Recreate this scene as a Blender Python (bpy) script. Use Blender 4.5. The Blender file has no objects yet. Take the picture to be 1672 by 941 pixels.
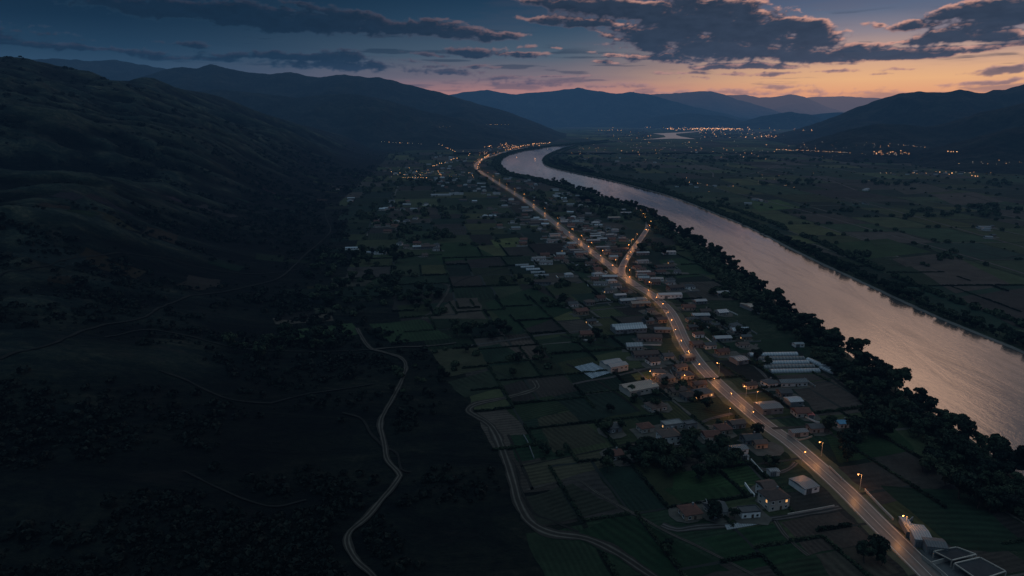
import bpy, math, random
import numpy as np
from math import sin, cos, radians, pi, atan2, sqrt
random.seed(7)
rng = np.random.default_rng(7)
scene = bpy.context.scene
col = scene.collection

# ------------------------------------------------------------------ camera model
CAMH, PITCH, FP = 180.0, radians(14.1), 1115.0
SP, CP = sin(PITCH), cos(PITCH)

def ray(px, py):
    u = (px - 836.0) / FP
    v = (py - 470.5) / FP
    return (u, CP - v * SP, -(SP + v * CP))

# ------------------------------------------------------------------ noise
_perm = rng.random((512, 512))
def vnoise(x, y):
    x = np.asarray(x, float); y = np.asarray(y, float)
    xi = np.floor(x).astype(int); yi = np.floor(y).astype(int)
    fx = x - xi; fy = y - yi
    fx = fx * fx * fx * (fx * (fx * 6 - 15) + 10); fy = fy * fy * fy * (fy * (fy * 6 - 15) + 10)
    a = _perm[xi & 511, yi & 511]; b = _perm[(xi + 1) & 511, yi & 511]
    c = _perm[xi & 511, (yi + 1) & 511]; d = _perm[(xi + 1) & 511, (yi + 1) & 511]
    return (a * (1 - fx) + b * fx) * (1 - fy) + (c * (1 - fx) + d * fx) * fy
def fbm(x, y, o=4, g=0.5, l=2.03):
    s = 0; a = 1; n = 0
    for i in range(o):
        s = s + a * vnoise(x * l ** i + 17.3 * i, y * l ** i + 9.1 * i); n += a; a *= g
    return s / n
def ridged(x, y, o=5, g=0.5, l=2.07):
    s = 0; a = 1; n = 0
    for i in range(o):
        s = s + a * (1 - np.abs(2 * vnoise(x * l ** i + 31.7 * i, y * l ** i + 3.3 * i) - 1)); n += a; a *= g
    return s / n
def sstep(a, b, x):
    t = np.clip((x - a) / (b - a), 0, 1)
    return t * t * (3 - 2 * t)

# ------------------------------------------------------------------ the terrain height
# skyline of the near dark hillside: px, py, crest range
SKY0 = [(-700, 120, 2000), (-350, 100, 2100), (-150, 96, 2200), (0, 97, 2300), (50, 99, 2350), (90, 110, 2400), (120, 111, 2450), (146, 114, 2500),
        (176, 124, 2600), (211, 132, 2700), (231, 128, 2750), (251, 128, 2800), (281, 138, 2900), (321, 151, 3050), (370, 163, 3200),
        (420, 180, 3400), (480, 200, 3600), (540, 218, 3800), (600, 233, 4000), (650, 243, 4200), (900, 246, 4300)]
_az0, _hc0, _rc0 = [], [], []
for _p, _q, _r in SKY0:
    dx, dy, dz = ray(_p, _q)
    _az0.append(atan2(dx, dy)); _hc0.append(CAMH + _r * dz / sqrt(dx * dx + dy * dy)); _rc0.append(_r)
_azd = np.linspace(_az0[0], _az0[-1], 1500)
_hcd = np.interp(_azd, _az0, _hc0)
def _smooth(a, n):
    k = np.hanning(n); k /= k.sum()
    return np.convolve(np.pad(a, n // 2, mode='edge'), k, 'valid')[:len(a)]
_hcs = _smooth(_hcd, 181); _rcd = _smooth(np.interp(_azd, _az0, _rc0), 181)
EDGE_Y = [-400, 0, 256, 476, 650, 810, 1484, 2400, 3500, 6000]
EDGE_X = [60, 30, 4, -61, -150, -205, -367, -470, -600, -900]

def H(x, y):
    x = np.asarray(x, float); y = np.asarray(y, float)
    r = np.hypot(x, y) + 1e-6
    az = np.arctan2(x, y)
    azn = az + 0.02 * (fbm(x / 700, y / 700, 2) - .5)
    rc = np.interp(azn, _azd, _rcd)
    s = np.interp(y, EDGE_Y, EDGE_X) - x
    t = r / rc
    k = sstep(.72, .98, t)
    hc = np.interp(azn, _azd, _hcs) * (1 - k) + np.interp(az, _azd, _hcd) * k
    base = hc * np.minimum(t, 1) ** 1.45
    fall = np.exp(-((np.maximum(t, 1) - 1) / 0.32) ** 2)
    # spurs run from the crest down towards the valley
    a = radians(-28)
    xr = x * cos(a) - y * sin(a); yr = x * sin(a) + y * cos(a)
    w = 60 * (fbm(x / 420, y / 420, 3) - .5)
    sp = ridged((yr + w) / 330, (xr + w) / 900 + 4, 5, .52) - 0.62
    amp = 0.50 * np.minimum(base, 150) * (1 - 0.75 * sstep(.80, 1.0, t))
    sp2 = ridged((yr + w * .5) / 120 + 9, (xr + w) / 260 + 2, 4, .55) - .62
    h = (base + amp * (sp * 1.9 + sp2 * .55)) * fall
    h = h + sstep(40, 300, s) * 5.0 * (fbm(x / 90, y / 90, 4) - .5) * (1 - sstep(.8, 1, t))
    m = sstep(0, 330, s)
    back = sstep(-60, 60, y)
    return np.where(s > 0, h * m, 0.0) * back

def P(px, py):
    """the point of the terrain that this direction from the viewpoint meets"""
    dx, dy, dz = ray(px, py)
    t = _TS
    for _ in range(3):
        below = CAMH + dz * t < H(dx * t, dy * t)
        i = int(np.argmax(below))
        if not below[i]: return (dx * CAMH / max(-dz, .004), dy * CAMH / max(-dz, .004), 0.0)
        t = np.linspace(t[max(i - 1, 0)], t[i], 14)
    b = float(t[7])
    return (dx * b, dy * b, max(0.0, CAMH + dz * b))
_TS = np.geomspace(60, 40000, 500)

def G(px, py):
    """the point of the flat valley floor in this direction"""
    dx, dy, dz = ray(px, py)
    t = CAMH / -dz
    return (dx * t, dy * t)

# ------------------------------------------------------------------ object helpers
def tag(o, label=None, cat=None, group=None, kind=None):
    if label: o['label'] = label
    if cat: o['category'] = cat
    if group: o['group'] = group
    if kind: o['kind'] = kind
    return o

def mesh_np(name, V, F, mats, fm=None, smooth=False):
    me = bpy.data.meshes.new(name)
    V = np.asarray(V, np.float32); F = np.asarray(F, np.int32)
    n = F.shape[1]
    me.vertices.add(len(V)); me.vertices.foreach_set('co', V.ravel())
    me.loops.add(F.size); me.loops.foreach_set('vertex_index', F.ravel())
    me.polygons.add(len(F)); me.polygons.foreach_set('loop_start', np.arange(0, F.size, n, dtype=np.int32))
    me.polygons.foreach_set('loop_total', np.full(len(F), n, np.int32))
    for m in mats: me.materials.append(m)
    if fm is not None: me.polygons.foreach_set('material_index', np.asarray(fm, np.int32))
    if smooth: me.polygons.foreach_set('use_smooth', np.ones(len(F), bool))
    me.update(calc_edges=True)
    return me

class MB:
    """collects boxes, prisms and quads for one mesh"""
    def __init__(s): s.v = []; s.f = []; s.m = []
    def face(s, pts, m=0):
        b = len(s.v); s.v += [tuple(p) for p in pts]; s.f.append(tuple(range(b, b + len(pts)))); s.m.append(m)
    def box(s, c, d, m=0, rz=0):
        hx, hy, hz = d[0] / 2, d[1] / 2, d[2] / 2; b = len(s.v); ca, sa = cos(rz), sin(rz)
        for i in range(8):
            x = hx if i & 1 else -hx; y = hy if i & 2 else -hy; z = hz if i & 4 else -hz
            s.v.append((c[0] + x * ca - y * sa, c[1] + x * sa + y * ca, c[2] + z))
        for q in ((0, 2, 3, 1), (4, 5, 7, 6), (0, 1, 5, 4), (2, 6, 7, 3), (0, 4, 6, 2), (1, 3, 7, 5)):
            s.f.append(tuple(b + k for k in q)); s.m.append(m)
    def tube(s, p0, p1, r0, r1, n=8, m=0):
        import mathutils
        a = mathutils.Vector(p0); c = mathutils.Vector(p1); d = (c - a).normalized()
        u = d.orthogonal().normalized(); w = d.cross(u); b = len(s.v)
        for (q, r) in ((a, r0), (c, r1)):
            for i in range(n):
                an = 2 * pi * i / n
                s.v.append(tuple(q + u * (r * cos(an)) + w * (r * sin(an))))
        for i in range(n):
            j = (i + 1) % n
            s.f.append((b + i, b + j, b + n + j, b + n + i)); s.m.append(m)
        s.f.append(tuple(b + n + i for i in range(n))); s.m.append(m)
    def mesh(s, name, mats):
        me = bpy.data.meshes.new(name); me.from_pydata(s.v, [], s.f)
        for m in (mats if isinstance(mats, (list, tuple)) else [mats]): me.materials.append(m)
        me.polygons.foreach_set('material_index', s.m); me.update()
        return me

def link(name, data, parent=None, loc=(0, 0, 0), rz=0.0, sc=None):
    o = bpy.data.objects.new(name, data); col.objects.link(o)
    o.location = loc; o.rotation_euler = (0, 0, rz)
    if sc: o.scale = sc
    if parent: o.parent = parent
    return o

def copy_tree(o, parent=None):
    c = o.copy(); col.objects.link(c)
    if parent: c.parent = parent
    for ch in KIDS.get(o.name, []):
        k = copy_tree(ch, c)
        KIDS.setdefault(c.name, []).append(k)
    return c
KIDS = {}
def child(name, data, parent, loc=(0, 0, 0), rz=0.0, sc=None):
    o = link(name, data, parent, loc, rz, sc); KIDS.setdefault(parent.name, []).append(o); return o

# ------------------------------------------------------------------ materials
def srgb(r, g, b):
    f = lambda c: (c / 255) / 12.92 if c <= 10 else (((c / 255) + .055) / 1.055) ** 2.4
    return (f(r), f(g), f(b), 1)

class NT:
    def __init__(s, tree): s.t = tree; s.n = tree.nodes; s.l = tree.links
    def new(s, typ, **kw):
        n = s.n.new(typ)
        for k, v in kw.items(): setattr(n, k, v)
        return n
    def put(s, sock, v):
        if isinstance(v, bpy.types.NodeSocket): s.l.new(v, sock)
        elif v is not None: sock.default_value = v
    def math(s, op, a, b=None, c=None, clamp=False):
        n = s.n.new('ShaderNodeMath'); n.operation = op; n.use_clamp = clamp
        s.put(n.inputs[0], a)
        if b is not None: s.put(n.inputs[1], b)
        if c is not None: s.put(n.inputs[2], c)
        return n.outputs[0]
    def vmath(s, op, a, b=None, sc=None):
        n = s.n.new('ShaderNodeVectorMath'); n.operation = op
        s.put(n.inputs[0], a)
        if b is not None: s.put(n.inputs[1], b)
        if sc is not None: s.put(n.inputs['Scale'], sc)
        return n.outputs['Value'] if op in ('LENGTH', 'DOT_PRODUCT', 'DISTANCE') else n.outputs[0]
    def noise(s, vec, scale, detail=4, rough=.5, dist=0.0, dim='3D'):
        n = s.n.new('ShaderNodeTexNoise'); n.noise_dimensions = dim
        if vec is not None: s.l.new(vec, n.inputs['Vector'])
        n.inputs['Scale'].default_value = scale; n.inputs['Detail'].default_value = detail
        n.inputs['Roughness'].default_value = rough; n.inputs['Distortion'].default_value = dist
        return n.outputs['Fac']
    def mix(s, f, a, b, blend='MIX'):
        n = s.n.new('ShaderNodeMix'); n.data_type = 'RGBA'; n.blend_type = blend
        s.put(n.inputs[0], f); s.put(n.inputs[6], a); s.put(n.inputs[7], b)
        return n.outputs[2]
    def ramp(s, f, stops, interp='LINEAR'):
        n = s.n.new('ShaderNodeValToRGB'); s.put(n.inputs[0], f); cr = n.color_ramp; cr.interpolation = interp
        while len(cr.elements) > 1: cr.elements.remove(cr.elements[-1])
        for i, (p, c) in enumerate(stops):
            e = cr.elements[0] if i == 0 else cr.elements.new(p)
            e.position = p; e.color = c if not isinstance(c, (int, float)) else (c, c, c, 1)
        return n.outputs[0]
    def maprange(s, v, a, b, c=0.0, d=1.0, smooth=True):
        n = s.n.new('ShaderNodeMapRange'); n.interpolation_type = 'SMOOTHSTEP' if smooth else 'LINEAR'
        s.put(n.inputs[0], v)
        for i, q in enumerate((a, b, c, d)): s.put(n.inputs[i + 1], q)
        return n.outputs[0]

def material(name):
    m = bpy.data.materials.new(name); m.use_nodes = True
    t = NT(m.node_tree); b = m.node_tree.nodes['Principled BSDF']
    return m, t, b

def simple(name, c, rough=.8, var=.35, scale=.6, spec=.3, metal=0.0, emis=None, bump=0.0, rand=0.25):
    m, t, b = material(name)
    geo = t.new('ShaderNodeNewGeometry')
    n = t.noise(geo.outputs['Position'], scale, 5, .65)
    oi = t.new('ShaderNodeObjectInfo')
    k = t.math('ADD', t.math('MULTIPLY_ADD', n, 2 * var, 1 - var), t.math('MULTIPLY_ADD', oi.outputs['Random'], 2 * rand, -rand))
    cc = t.vmath('SCALE', c[:3], sc=k)
    t.l.new(cc, b.inputs['Base Color'])
    b.inputs['Roughness'].default_value = rough; b.inputs['Specular IOR Level'].default_value = spec
    b.inputs['Metallic'].default_value = metal
    if bump:
        bn = t.new('ShaderNodeBump'); bn.inputs['Strength'].default_value = bump
        t.l.new(t.noise(geo.outputs['Position'], scale * 4, 4), bn.inputs['Height']); t.l.new(bn.outputs[0], b.inputs['Normal'])
    if emis:
        b.inputs['Emission Color'].default_value = emis[0]; b.inputs['Emission Strength'].default_value = emis[1]
        m.cycles.emission_sampling = 'NONE'
    return m

def striped(name, c1, c2, period, axis='x', rough=.5, spec=.5):
    """corrugated sheets / film strips: bands along the object's own axis"""
    m, t, b = material(name)
    tc = t.new('ShaderNodeTexCoord'); sep = t.new('ShaderNodeSeparateXYZ'); t.l.new(tc.outputs['Object'], sep.inputs[0])
    v = sep.outputs[0 if axis == 'x' else 1]
    w = t.math('SINE', t.math('MULTIPLY', v, 2 * pi / period))
    n = t.noise(tc.outputs['Object'], .35, 5, .7)
    n2 = t.noise(tc.outputs['Object'], 2.2, 4, .7); oi = t.new('ShaderNodeObjectInfo')
    f = t.math('ADD', t.math('MULTIPLY_ADD', w, .28, .1), t.math('MULTIPLY', n, .8))
    cc = t.mix(t.math('MULTIPLY', f, 1.0, clamp=True), c1, c2)
    cc = t.vmath('SCALE', cc, sc=t.math('MULTIPLY', t.math('MULTIPLY_ADD', n2, .9, .55), t.math('MULTIPLY_ADD', oi.outputs['Random'], .85, .38)))
    t.l.new(cc, b.inputs['Base Color']); b.inputs['Roughness'].default_value = rough; b.inputs['Specular IOR Level'].default_value = spec
    bn = t.new('ShaderNodeBump'); bn.inputs['Strength'].default_value = .5; bn.inputs['Distance'].default_value = .2
    t.l.new(w, bn.inputs['Height']); t.l.new(bn.outputs[0], b.inputs['Normal'])
    return m

M = {}
M['bark'] = simple('bark', (.05, .04, .03, 1))
M['cream'] = simple('cream_render', (.44, .38, .32, 1), scale=.5)
M['white'] = simple('white_render', (.72, .68, .63, 1), scale=.5)
M['ochre'] = simple('ochre_render', (.36, .25, .17, 1), scale=.5)
M['grey_wall'] = simple('grey_block', (.20, .195, .19, 1), scale=.5)
M['concrete'] = simple('concrete', (.24, .23, .22, 1), scale=.25, var=.5)
M['tile_red'] = simple('red_tiles', (.12, .050, .036, 1), scale=.7, var=.5, bump=.4)
M['tile_brown'] = simple('brown_tiles', (.085, .055, .045, 1), scale=.7, var=.5, bump=.4)
M['tile_grey'] = simple('grey_tiles', (.075, .072, .072, 1), scale=.7, var=.5, bump=.4)
M['bright_red'] = simple('painted_red_sheet', (.42, .07, .06, 1), rough=.45)
M['sheet'] = striped('pale_metal_sheet', (.20, .21, .22, 1), (.42, .42, .42, 1), 1.1, 'x', .35)
M['sheet_dark'] = striped('grey_metal_sheet', (.08, .085, .09, 1), (.18, .18, .18, 1), 1.1, 'x', .4)
M['sheet_warm'] = striped('rusty_metal_sheet', (.26, .19, .15, 1), (.46, .36, .29, 1), 1.2, 'x', .45)
M['film'] = striped('greenhouse_film', (.18, .20, .22, 1), (.42, .43, .44, 1), 2.2, 'x', .3, .7)
M['cover'] = striped('crop_cover_film', (.08, .08, .08, 1), (.34, .33, .32, 1), 2.6, 'x', .45)
M['felt'] = simple('roofing_felt', (.034, .034, .036, 1), scale=.4, var=.6)
M['glass'] = simple('dark_glass', (.02, .025, .03, 1), rough=.1, spec=.8)
M['lit'] = simple('lit_glass', (.3, .2, .1, 1), emis=((1, .50, .18, 1), .9))
M['wood'] = simple('dark_wood', (.09, .06, .04, 1))
M['pole'] = simple('galvanised_pole', (.35, .34, .33, 1), rough=.4)
M['bulb'] = simple('sodium_lamp', (.9, .6, .3, 1), emis=((1, .38, .10, 1), 8))
M['bulb_far'] = simple('distant_sodium_lamp', (.9, .6, .3, 1), emis=((1, .44, .18, 1), 5.4))
M['bulb_white'] = simple('distant_white_lamp', (.9, .9, .9, 1), emis=((1, .74, .52, 1), 1.1))
M['blue'] = simple('blue_tarpaulin', (.08, .22, .34, 1), rough=.4)

# foliage
def foliage(name, c1, c2, c3):
    m, t, b = material(name)
    geo = t.new('ShaderNodeNewGeometry'); oi = t.new('ShaderNodeObjectInfo')
    n = t.noise(geo.outputs['Position'], .35, 4, .65)
    k = t.math('ADD', n, t.math('MULTIPLY_ADD', oi.outputs['Random'], .5, -.25))
    k = t.math('ADD', k, t.math('MULTIPLY_ADD', geo.outputs['Random Per Island'], .34, -.17))
    cc = t.ramp(k, [(.22, c1), (.5, c2), (.80, c3)])
    t.l.new(cc, b.inputs['Base Color']); b.inputs['Roughness'].default_value = .75; b.inputs['Specular IOR Level'].default_value = .15
    return m
M['leaf'] = foliage('riverside_leaves', (.005, .010, .008, 1), (.015, .025, .016, 1), (.042, .058, .030, 1))
M['leaf2'] = foliage('orchard_leaves', (.006, .012, .008, 1), (.018, .029, .017, 1), (.050, .062, .032, 1))
M['scrub'] = foliage('scrub_leaves', (.003, .006, .005, 1), (.008, .012, .008, 1), (.018, .020, .013, 1))

# terrain
def terrain_mat():
    m, t, b = material('valley_and_hillside_ground')
    geo = t.new('ShaderNodeNewGeometry'); pos = geo.outputs['Position']
    at = t.new('ShaderNodeAttribute', attribute_name='hill'); hill = at.outputs['Fac']
    st = t.new('ShaderNodeVectorMath'); st.operation = 'MULTIPLY'; t.l.new(pos, st.inputs[0]); st.inputs[1].default_value = (.35, 1.0, 1.0)
    n1 = t.noise(pos, .006, 6, .62, .6); n2 = t.noise(st.outputs[0], .03, 6, .68, 1.2); n3 = t.noise(pos, .22, 6, .75)
    n4 = t.noise(st.outputs[0], .011, 8, .72, 2.5)
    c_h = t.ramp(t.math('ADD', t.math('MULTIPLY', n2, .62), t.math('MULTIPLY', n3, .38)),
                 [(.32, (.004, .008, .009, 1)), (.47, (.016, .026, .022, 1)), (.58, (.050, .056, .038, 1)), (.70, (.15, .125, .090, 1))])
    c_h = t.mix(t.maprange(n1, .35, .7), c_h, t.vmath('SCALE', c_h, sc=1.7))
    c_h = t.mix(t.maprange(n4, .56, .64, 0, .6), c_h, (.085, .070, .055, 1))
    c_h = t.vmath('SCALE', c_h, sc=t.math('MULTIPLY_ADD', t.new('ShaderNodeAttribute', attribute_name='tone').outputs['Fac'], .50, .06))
    c_p = t.ramp(t.math('ADD', t.math('MULTIPLY', n2, .5), t.math('MULTIPLY', n3, .5)),
                 [(.3, (.010, .015, .010, 1)), (.5, (.030, .042, .024, 1)), (.7, (.075, .078, .048, 1))])
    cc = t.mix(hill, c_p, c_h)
    t.l.new(cc, b.inputs['Base Color']); b.inputs['Roughness'].default_value = .95; b.inputs['Specular IOR Level'].default_value = .1
    bn = t.new('ShaderNodeBump'); bn.inputs['Strength'].default_value = .8; bn.inputs['Distance'].default_value = 4
    t.l.new(t.math('ADD', n3, t.math('MULTIPLY', n2, 3)), bn.inputs['Height']); t.l.new(bn.outputs[0], b.inputs['Normal'])
    return m
M['terrain'] = terrain_mat()

def mountain_mat():
    m, t, b = material('far_mountain_slopes')
    geo = t.new('ShaderNodeNewGeometry'); pos = geo.outputs['Position']
    n = t.noise(pos, .004, 8, .7, .5); n2 = t.noise(pos, .03, 5, .7)
    cc = t.ramp(t.math('ADD', t.math('MULTIPLY', n, .6), t.math('MULTIPLY', n2, .4)), [(.35, (.005, .008, .009, 1)), (.5, (.013, .017, .016, 1)), (.66, (.036, .036, .030, 1))])
    t.l.new(cc, b.inputs['Base Color']); b.inputs['Roughness'].default_value = .95; b.inputs['Specular IOR Level'].default_value = .05
    bn = t.new('ShaderNodeBump'); bn.inputs['Strength'].default_value = .7; bn.inputs['Distance'].default_value = 25
    t.l.new(n, bn.inputs['Height']); t.l.new(bn.outputs[0], b.inputs['Normal'])
    return m
M['mountain'] = mountain_mat()

def field_mat():
    m, t, b = material('crop_fields')
    geo = t.new('ShaderNodeNewGeometry'); pos = geo.outputs['Position']
    ca = t.new('ShaderNodeAttribute', attribute_name='crop'); ra = t.new('ShaderNodeAttribute', attribute_name='row')
    ro = t.new('ShaderNodeAttribute', attribute_name='rough')
    n1 = t.noise(pos, .035, 6, .66, .7); n2 = t.noise(pos, .5, 5, .75)
    wob = t.math('MULTIPLY', t.noise(pos, .05, 2), 5.0)
    w = t.math('SINE', t.math('ADD', t.math('MULTIPLY', ra.outputs['Fac'], 2 * pi), wob))
    w = t.math('MULTIPLY', w, t.math('MULTIPLY', t.maprange(t.noise(pos, .02, 3), .35, .6), .22))
    k = t.math('ADD', t.math('MULTIPLY_ADD', n1, 1.5, -.05), t.math('ADD', w, t.math('MULTIPLY_ADD', n2, 1.1, -.25)))
    cc = t.vmath('SCALE', ca.outputs['Color'], sc=k)
    pale = t.maprange(t.noise(pos, .06, 7, .75, 2.0), .58, .72, 0, ro.outputs['Fac'])
    cc = t.mix(pale, cc, (.085, .072, .055, 1))
    t.l.new(cc, b.inputs['Base Color']); b.inputs['Roughness'].default_value = .95; b.inputs['Specular IOR Level'].default_value = .1
    bn = t.new('ShaderNodeBump'); bn.inputs['Strength'].default_value = .6; bn.inputs['Distance'].default_value = .5
    t.l.new(k, bn.inputs['Height']); t.l.new(bn.outputs[0], b.inputs['Normal'])
    return m
M['field'] = field_mat()

def water_mat():
    m, t, b = material('river_water')
    geo = t.new('ShaderNodeNewGeometry'); pos = geo.outputs['Position']
    st = t.new('ShaderNodeMapping'); t.l.new(pos, st.inputs[0]); st.inputs['Scale'].default_value = (1.0, .45, 1)
    st.inputs['Rotation'].default_value = (0, 0, radians(25))
    n1 = t.noise(st.outputs[0], .35, 5, .62, .5)
    st2 = t.new('ShaderNodeMapping'); t.l.new(pos, st2.inputs[0]); st2.inputs['Scale'].default_value = (1, .16, 1)
    n2 = t.noise(st2.outputs[0], .045, 6, .62, 1.5)
    n3 = t.noise(st2.outputs[0], .012, 4, .6, .8)
    # a current line along the middle of the river
    h = t.math('ADD', t.math('MULTIPLY', n1, .60), t.math('MULTIPLY', n2, 1.1))
    bn = t.new('ShaderNodeBump'); bn.inputs['Strength'].default_value = .13; bn.inputs['Distance'].default_value = 1.0
    sy = t.new('ShaderNodeSeparateXYZ'); t.l.new(pos, sy.inputs[0])
    t.l.new(t.math('MULTIPLY', h, t.maprange(sy.outputs[1], 500, 2200, 1.0, .05)), bn.inputs['Height'])      # the water lies smoother upstream
    gl = t.new('ShaderNodeBsdfGlossy'); gl.inputs['Color'].default_value = (.94, .88, .81, 1)
    t.put(gl.inputs['Roughness'], t.math('MULTIPLY_ADD', t.maprange(n3, .35, .65), .09, .09))
    t.l.new(bn.outputs[0], gl.inputs['Normal'])
    df = t.new('ShaderNodeBsdfDiffuse'); df.inputs['Color'].default_value = (.12, .105, .095, 1)
    fr = t.new('ShaderNodeFresnel'); fr.inputs['IOR'].default_value = 1.8
    t.l.new(bn.outputs[0], fr.inputs['Normal'])
    f = t.math('MULTIPLY_ADD', fr.outputs[0], 1.35, .11)
    f = t.math('MULTIPLY', f, t.maprange(n2, .30, .52, .80, 1.0), clamp=True)
    mx = t.new('ShaderNodeMixShader'); t.l.new(f, mx.inputs[0]); t.l.new(df.outputs[0], mx.inputs[1]); t.l.new(gl.outputs[0], mx.inputs[2])
    out = m.node_tree.nodes['Material Output']; t.l.new(mx.outputs[0], out.inputs['Surface'])
    return m
M['water'] = water_mat()

def road_mat(name, c, rough, along=True):
    m, t, b = material(name)
    geo = t.new('ShaderNodeNewGeometry'); pos = geo.outputs['Position']
    uv = t.new('ShaderNodeUVMap'); sep = t.new('ShaderNodeSeparateXYZ'); t.l.new(uv.outputs[0], sep.inputs[0])
    n = t.noise(pos, .25, 6, .7); n2 = t.noise(pos, .03, 4, .6)
    # wheel tracks across the width (u = -1..1)
    tr = t.math('ABSOLUTE', t.math('SUBTRACT', t.math('ABSOLUTE', sep.outputs[0]), .45))
    trk = t.maprange(tr, .0, .26, 1.3, .9 if along else .40)
    k = t.math('MULTIPLY', trk, t.math('ADD', t.math('MULTIPLY', n, .7), t.math('MULTIPLY', n2, .7)))
    t.l.new(t.vmath('SCALE', c[:3], sc=k), b.inputs['Base Color'])
    b.inputs['Roughness'].default_value = rough; b.inputs['Specular IOR Level'].default_value = .5 if along else .1
    return m
M['asphalt'] = road_mat('asphalt', (.15, .125, .108, 1), .42)
M['dirt'] = road_mat('pale_dirt_track', (.115, .098, .080, 1), .9, False)
M['dirt_dim'] = road_mat('worn_dirt_path', (.040, .037, .031, 1), .95, False)
M['lane'] = road_mat('lane_surface', (.13, .115, .105, 1), .7, False)
M['paint'] = simple('road_paint', (.50, .46, .40, 1), rough=.5, scale=.4, var=.25, rand=0)
M['verge'] = simple('grassy_verge', (.055, .06, .032, 1), scale=.3, var=.6, rand=0)
M['yard'] = simple('trodden_yard', (.075, .066, .054, 1), scale=.25, var=.8, rand=0)
M['ditch'] = simple('dark_ditch', (.008, .013, .010, 1), scale=.1, var=.6, rand=0)
M['gravel'] = simple('gravel_shore', (.13, .115, .10, 1), scale=.3, var=.5, rand=0)

# ------------------------------------------------------------------ ground
def build_ground():
    az = np.concatenate([np.linspace(-180, -58, 60, endpoint=False), np.linspace(-58, -42, 60, endpoint=False), np.linspace(-42, 2, 660, endpoint=False),
                         np.linspace(2, 45, 160, endpoint=False), np.linspace(45, 180, 50, endpoint=False)])
    az = np.radians(az)
    r = np.concatenate([[4, 25, 60, 90, 120], np.geomspace(140, 5500, 520), np.geomspace(5800, 60000, 22)])
    A, R = np.meshgrid(az, r, indexing='ij')
    X = R * np.sin(A); Y = R * np.cos(A); Z = H(X, Y)
    na, nr = A.shape
    V = np.stack([X, Y, Z], -1).reshape(-1, 3)
    i = np.arange(na)[:, None]; j = np.arange(nr - 1)[None, :]
    i2 = (i + 1) % na
    F = np.stack([i * nr + j, i2 * nr + j, i2 * nr + j + 1, i * nr + j + 1], -1).reshape(-1, 4)[:, ::-1]
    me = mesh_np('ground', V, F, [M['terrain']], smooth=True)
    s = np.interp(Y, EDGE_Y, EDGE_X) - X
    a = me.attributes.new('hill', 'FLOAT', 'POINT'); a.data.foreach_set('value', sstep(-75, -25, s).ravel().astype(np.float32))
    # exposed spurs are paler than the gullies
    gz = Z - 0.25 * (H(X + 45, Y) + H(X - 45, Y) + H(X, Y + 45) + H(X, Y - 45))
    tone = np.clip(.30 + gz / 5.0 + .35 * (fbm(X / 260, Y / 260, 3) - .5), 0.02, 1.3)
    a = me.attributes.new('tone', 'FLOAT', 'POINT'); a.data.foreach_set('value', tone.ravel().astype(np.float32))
    o = link('ground', me); tag(o, kind='structure')
build_ground()

# ------------------------------------------------------------------ mountains beyond
from mathutils.bvhtree import BVHTree
from mathutils import Vector
RIDGES = []
def ridge(name, pts, D, W, base=0.0, seed=0.0, back=None, amp=.42):
    """a mountain range: its crest follows the skyline points at range D, its flanks run down in spurs W metres towards the viewer"""
    p = np.array(pts, float)
    xs = np.linspace(p[0, 0], p[-1, 0], max(60, int((p[-1, 0] - p[0, 0]) / 1.7)))
    ys = np.interp(xs, p[:, 0], p[:, 1])
    k = np.exp(-np.linspace(-2, 2, 7) ** 2); k /= k.sum()
    ys = np.convolve(np.pad(ys, 3, mode='edge'), k, 'valid')
    ys = ys + (fbm(xs / 14 + seed, xs * 0 + seed, 4) - .5) * 2.6
    dirs = np.array([ray(a, b) for a, b in zip(xs, ys)]); hd = np.hypot(dirs[:, 0], dirs[:, 1])
    Rr = D * (1 + .10 * (fbm(xs / 160 + seed, xs * 0 + 3, 3) - .5))
    cx = dirs[:, 0] / hd * Rr; cy = dirs[:, 1] / hd * Rr; cz = CAMH + dirs[:, 2] / hd * Rr
    vv = np.concatenate([np.linspace(0, 1, 56), np.linspace(1.04, 1.6, 10)])
    U, Vv = np.meshgrid(np.arange(len(xs)), vv, indexing='ij')
    ux = (dirs[:, 0] / hd)[:, None]; uy = (dirs[:, 1] / hd)[:, None]
    off = (1 - Vv) * W
    wob = (fbm(cx[:, None] / (W * .5) + seed, off / (W * .5), 3) - .5) * W * .25 * np.clip(1 - Vv, 0, 1)
    X = cx[:, None] - ux * off + uy * wob; Y = cy[:, None] - uy * off - ux * wob
    prof = np.where(Vv <= 1, np.clip(Vv, 0, 1) ** 1.35, 1 - (Vv - 1) * 1.2)
    n = ridged(X / (W * .38) + seed, Y / (W * .75) + seed, 5) - .62
    fine = ridged(X / (W * .10) + seed, Y / (W * .16) + seed, 4) - .6
    env = np.clip(Vv * 1.5, 0, 1) * np.where(Vv <= 1, np.clip(1 - Vv, 0, 1) ** .5, (Vv - 1))
    Z = (cz[:, None] + 12) * prof - 12 + (n * amp * 2.2 + fine * .24) * np.maximum(cz[:, None], 60) * env
    V = np.stack([X, Y, Z + base], -1).reshape(-1, 3)
    na, nr = X.shape
    i = np.arange(na - 1)[:, None]; j = np.arange(nr - 1)[None, :]
    F = np.stack([i * nr + j, (i + 1) * nr + j, (i + 1) * nr + j + 1, i * nr + j + 1], -1).reshape(-1, 4)
    me = mesh_np(name, V, F, [M['mountain']], smooth=True)
    o = link(name, me); tag(o, kind='structure')
    RIDGES.append(BVHTree.FromPolygons(V.tolist(), F.tolist()))
    return o

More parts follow.
